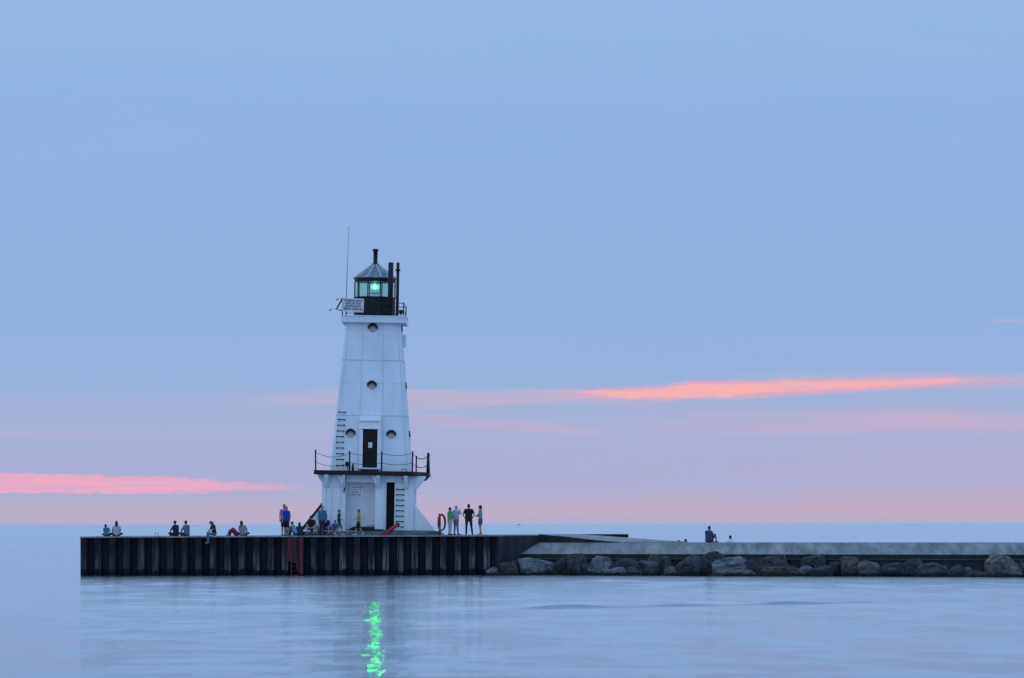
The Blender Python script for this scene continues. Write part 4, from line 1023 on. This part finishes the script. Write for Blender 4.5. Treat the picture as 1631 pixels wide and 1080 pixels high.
# --- left end of the pier
person("girl in teal top with dark hair, leaning, leftmost seated on the pier end", at(169,YF+.75), -10, cross(.05, neck=(-.03,.05,.66), head=(-.06,.09,.78)), .80, (.035,.16,.25), 'short', 'long', (.015,.02,.04), DKH, 'bob', shoes=None)
person("long haired woman in pale grey cardigan seated beside the girl in teal", at(185.5,YF+.8), 8, cross(0), .97, (.42,.44,.52), 'long', 'long', (.02,.025,.05), DKH, 'long')
person("man in dark navy jacket sitting beside a man in grey hoodie", at(280.5,YF+.8), 50, cross(.06), .98, (.010,.014,.05), 'long', 'long', (.012,.015,.04), (.03,.022,.02), 'short', fat=1.15)
person("man in blue grey hoodie sitting right of the navy jacket man", at(297.5,YF+.8), 48, cross(.05), .98, (.10,.15,.23), 'long', 'long', (.02,.03,.06), (.02,.016,.015), 'short', fat=1.15)
person("long haired woman in black top with jeans dangling over the pier edge", at(341.5,YF+.12,deckz(-17)+.02), 118,
       sit(.10, knL=(-.12,.42,.13),knR=(.12,.40,.13),anL=(-.14,.44,-.36),anR=(.06,.42,-.36),toL=(-.15,.56,-.45),toR=(.06,.54,-.45),neck=(0,.14,.66),head=(0,.22,.76),
           elL=(-.24,.2,.36),elR=(.24,.2,.36),wrL=(-.1,.38,.24),wrR=(.1,.38,.24),haL=(-.04,.44,.22),haR=(.04,.44,.22)), .97, (.012,.012,.016), 'short', 'long', (.07,.16,.25), (.03,.018,.015), 'long', shoes=(.25,.2,.2))
person("person in a red jacket curled forward beside the woman in pale green", at(375.5,YF+.8), 84,
       sit(.0, shL=(-.17,.16,.36),shR=(.17,.16,.36),neck=(0,.24,.37),head=(0,.34,.30),hipL=(-.11,-.04,.12),hipR=(.11,-.04,.12),knL=(-.16,.24,.34),knR=(.16,.24,.34),anL=(-.1,.36,.1),anR=(.1,.36,.1),toL=(-.1,.5,.04),toR=(.1,.5,.04),
           elL=(-.24,.30,.22),elR=(.24,.30,.22),wrL=(-.1,.44,.16),wrR=(.1,.44,.16),haL=(-.05,.5,.14),haR=(.05,.5,.14)), 1.0, (.24,.012,.035), 'long', 'long', (.11,.01,.02), (.02,.012,.02), 'short', shoes=(.01,.015,.03), fat=1.3)
person("long haired woman in pale grey green top right of the red jacket", at(386,YF+.85), -12, cross(.0, neck=(-.03,.0,.68), head=(-.06,.03,.81)), .96, (.22,.27,.27), 'long', 'long', (.10,.12,.14), DKH, 'long')
# --- standing pair
person("tall person in pink shirt standing close behind the blue shirt", at(452.6,YF+2.0), 178, stand(), 1.06, (.38,.14,.48), 'short', 'short', (.010,.010,.018), DKH, 'short', fat=1.05)
person("standing person in bright blue top and black shorts in front of the pink shirt", at(456.2,YF+1.2), 165, stand(), .985, (.012,.035,.28), 'none', 'short', (.006,.005,.010), (.03,.022,.02), 'short', fat=1.15, shoes=(.02,.02,.03))
person("small child in teal crouched behind the legs of the blue top", at(461.5,YF+1.55), 30, sit(.12), .62, (.03,.16,.14), 'short', 'short', (.02,.10,.09), DKH, 'short')
person("grey haired man in light blue shirt bending forward on the plinth end", at(470.5,YF+1.5), 75, bench(.16, .10), .86, (.24,.30,.42), 'long', 'long', (.12,.14,.18), (.05,.045,.045), 'short', fat=1.25)
person("dark haired woman seated just right of the bending grey haired man", at(477,YF+2.0), 10, cross(), .85, (.04,.06,.10), 'long', 'long', (.02,.02,.04), DKH, 'long')
person("man in dark cap and maroon shirt sitting on the plinth facing the water", at(497,YF+1.95), 172, bench(.20), 1.0, (.035,.010,.018), 'short', 'short', (.17,.17,.16), DKH, 'short', cap=(.012,.012,.018), fat=1.15)
person("man in pale shirt seated low between the cap man and the jacket man", at(507.5,YF+2.0), 195, bench(.30, .18), .80, (.5,.5,.52), 'short', 'short', (.06,.06,.09), (.03,.02,.018), 'short')
person("standing person in steel blue jacket and jeans at the left corner of the lighthouse", at(513.6,YF+1.5), 172, stand(), 1.0, (.06,.13,.20), 'long', 'long', (.012,.02,.05), (.04,.035,.035), 'short', fat=1.2)
person("dark haired man in royal blue shirt sitting with arms on his knees", at(522.5,YF+1.95), 160, bench(.26), .98, (.02,.045,.30), 'short', 'short', (.05,.06,.10), DKH, 'short', fat=1.1)
person("person in light blue plaid shirt sitting behind the man in royal blue", at(531.5,YF+2.5), 200, bench(.3, .27), .80, (.13,.20,.33), 'long', 'short', (.20,.20,.22), (.05,.04,.035), 'short')
wk = dict(knL=(-.08,.16,.51),anL=(-.08,.20,.11),toL=(-.08,.35,.05),knR=(.08,-.04,.50),anR=(.08,-.30,.16),toR=(.08,-.18,.05),elL=(-.23,-.12,1.16),wrL=(-.22,-.10,.92),haL=(-.21,-.09,.84),elR=(.23,.10,1.17),wrR=(.20,.30,1.04),haR=(.19,.38,1.04))
person("walking person in black top and teal shorts before the left wall of the lighthouse", at(540,YF+1.3), -98, stand(**wk), .87, (.010,.014,.022), 'short', 'short', (.03,.15,.16), (.03,.025,.025), 'short', shoes=(.5,.5,.52))
person("walking person in yellow top and dark shorts in front of the recessed doors", at(571.5,YF+1.2), 88, stand(**wk), .88, (.45,.30,.05), 'short', 'short', (.03,.015,.03), (.07,.05,.045), 'bob', shoes=(.5,.5,.52))
# --- four standing right of the tower
person("woman in lime green top and pale capris with folded arms", at(716.6,YF+.75), -62, stand(elL=(-.22,.06,1.17),wrL=(-.06,.24,1.10),haL=(.02,.26,1.10),elR=(.22,.06,1.17),wrR=(.05,.22,1.14),haR=(-.03,.26,1.12),shL=(-.16,0,1.42),shR=(.16,0,1.42)), .93, (.07,.34,.09), 'short', 'capri', (.42,.44,.52), (.03,.015,.015), 'short', fat=1.3, shoes=(.03,.05,.10))
person("white haired man in pale striped shirt and khaki trousers, hand at his face", at(726.2,YF+1.15), -40, stand(elR=(.32,.10,1.22),wrR=(.13,.20,1.45),haR=(.07,.17,1.52),anR=(.16,.0,.10),toR=(.2,.15,.036)), 1.0, (.40,.43,.55), 'short', 'long', (.22,.23,.20), (.45,.43,.43), 'short', fat=1.12,
       shoes=(.03,.04,.06))
person("man in black polo and dark jeans seen from behind with hands in pockets", at(746.6,YF+.8), 2, stand(hipL=(-.10,0,.92),hipR=(.10,0,.92),knL=(-.13,.01,.50),knR=(.15,.01,.50),anL=(-.14,-.02,.10),anR=(.20,-.02,.10),toL=(-.17,.13,.036),toR=(.24,.13,.036),
       shL=(-.19,0,1.405),shR=(.19,0,1.405),elL=(-.32,-.05,1.16),elR=(.32,-.05,1.16),wrL=(-.22,.06,.96),wrR=(.22,.06,.96),haL=(-.17,.09,.90),haR=(.17,.09,.90)), 1.035, (.010,.010,.014), 'short', 'long', (.008,.014,.035), DKH, 'short', fat=1.1)
person("woman in grey blue cardigan and purple shorts with crossed arms", at(765.2,YF+.75), 78, stand(elL=(-.22,.08,1.17),wrL=(-.04,.24,1.12),haL=(.04,.25,1.13),elR=(.22,.08,1.17),wrR=(.05,.24,1.08),haR=(-.03,.26,1.08),anL=(-.05,-.06,.1),toL=(-.05,.09,.036),anR=(.06,.02,.10),toR=(.06,.17,.036)), 1.0, (.20,.27,.33), 'long', 'short', (.085,.075,.18), (.03,.014,.016), 'bob', skirt=True, shoes=(.35,.28,.26))
# --- on the breakwater
def bwp(xp, v):
    Yv = 200.0
    for _ in range(6):
        X = (xp-815.5)*Yv/F; s_ = (X-B0.x-bn.x*v)/bu.x; Yv = B0.y+bu.y*s_+bn.y*v
    return V((X, Yv, zb))
person("man in blue T-shirt with raised knees sitting on the breakwater top", bwp(1129,.35), -38, sit(.02), 1.04, (.035,.055,.15), 'short', 'short', (.02,.025,.05), DKH, 'short', fat=1.3, group="people beyond the breakwater")
p = bwp(1163,5.6); p.z -= .53; person("dark haired man in white shirt half hidden behind the breakwater", p, -40, sit(), 1.0, (.62,.68,.85), 'short', 'short', (.05,.06,.1), DKH, 'short', group="people beyond the breakwater")
p = bwp(1092,6.2); p.z -= .74; person("brown haired head just showing above the breakwater edge", p, 20, sit(), 1.0, (.2,.2,.2), 'short', 'short', (.05,.06,.1), (.10,.05,.03), 'bob', group="people beyond the breakwater")
p = bwp(1081,6.4); p.z -= .82; person("top of a blue capped head, barely visible, left of the brown haired head", p, 0, sit(), 1.0, (.1,.1,.2), 'short', 'short', (.05,.06,.1), DKH, 'short', cap=(.03,.06,.12), group="people beyond the breakwater")
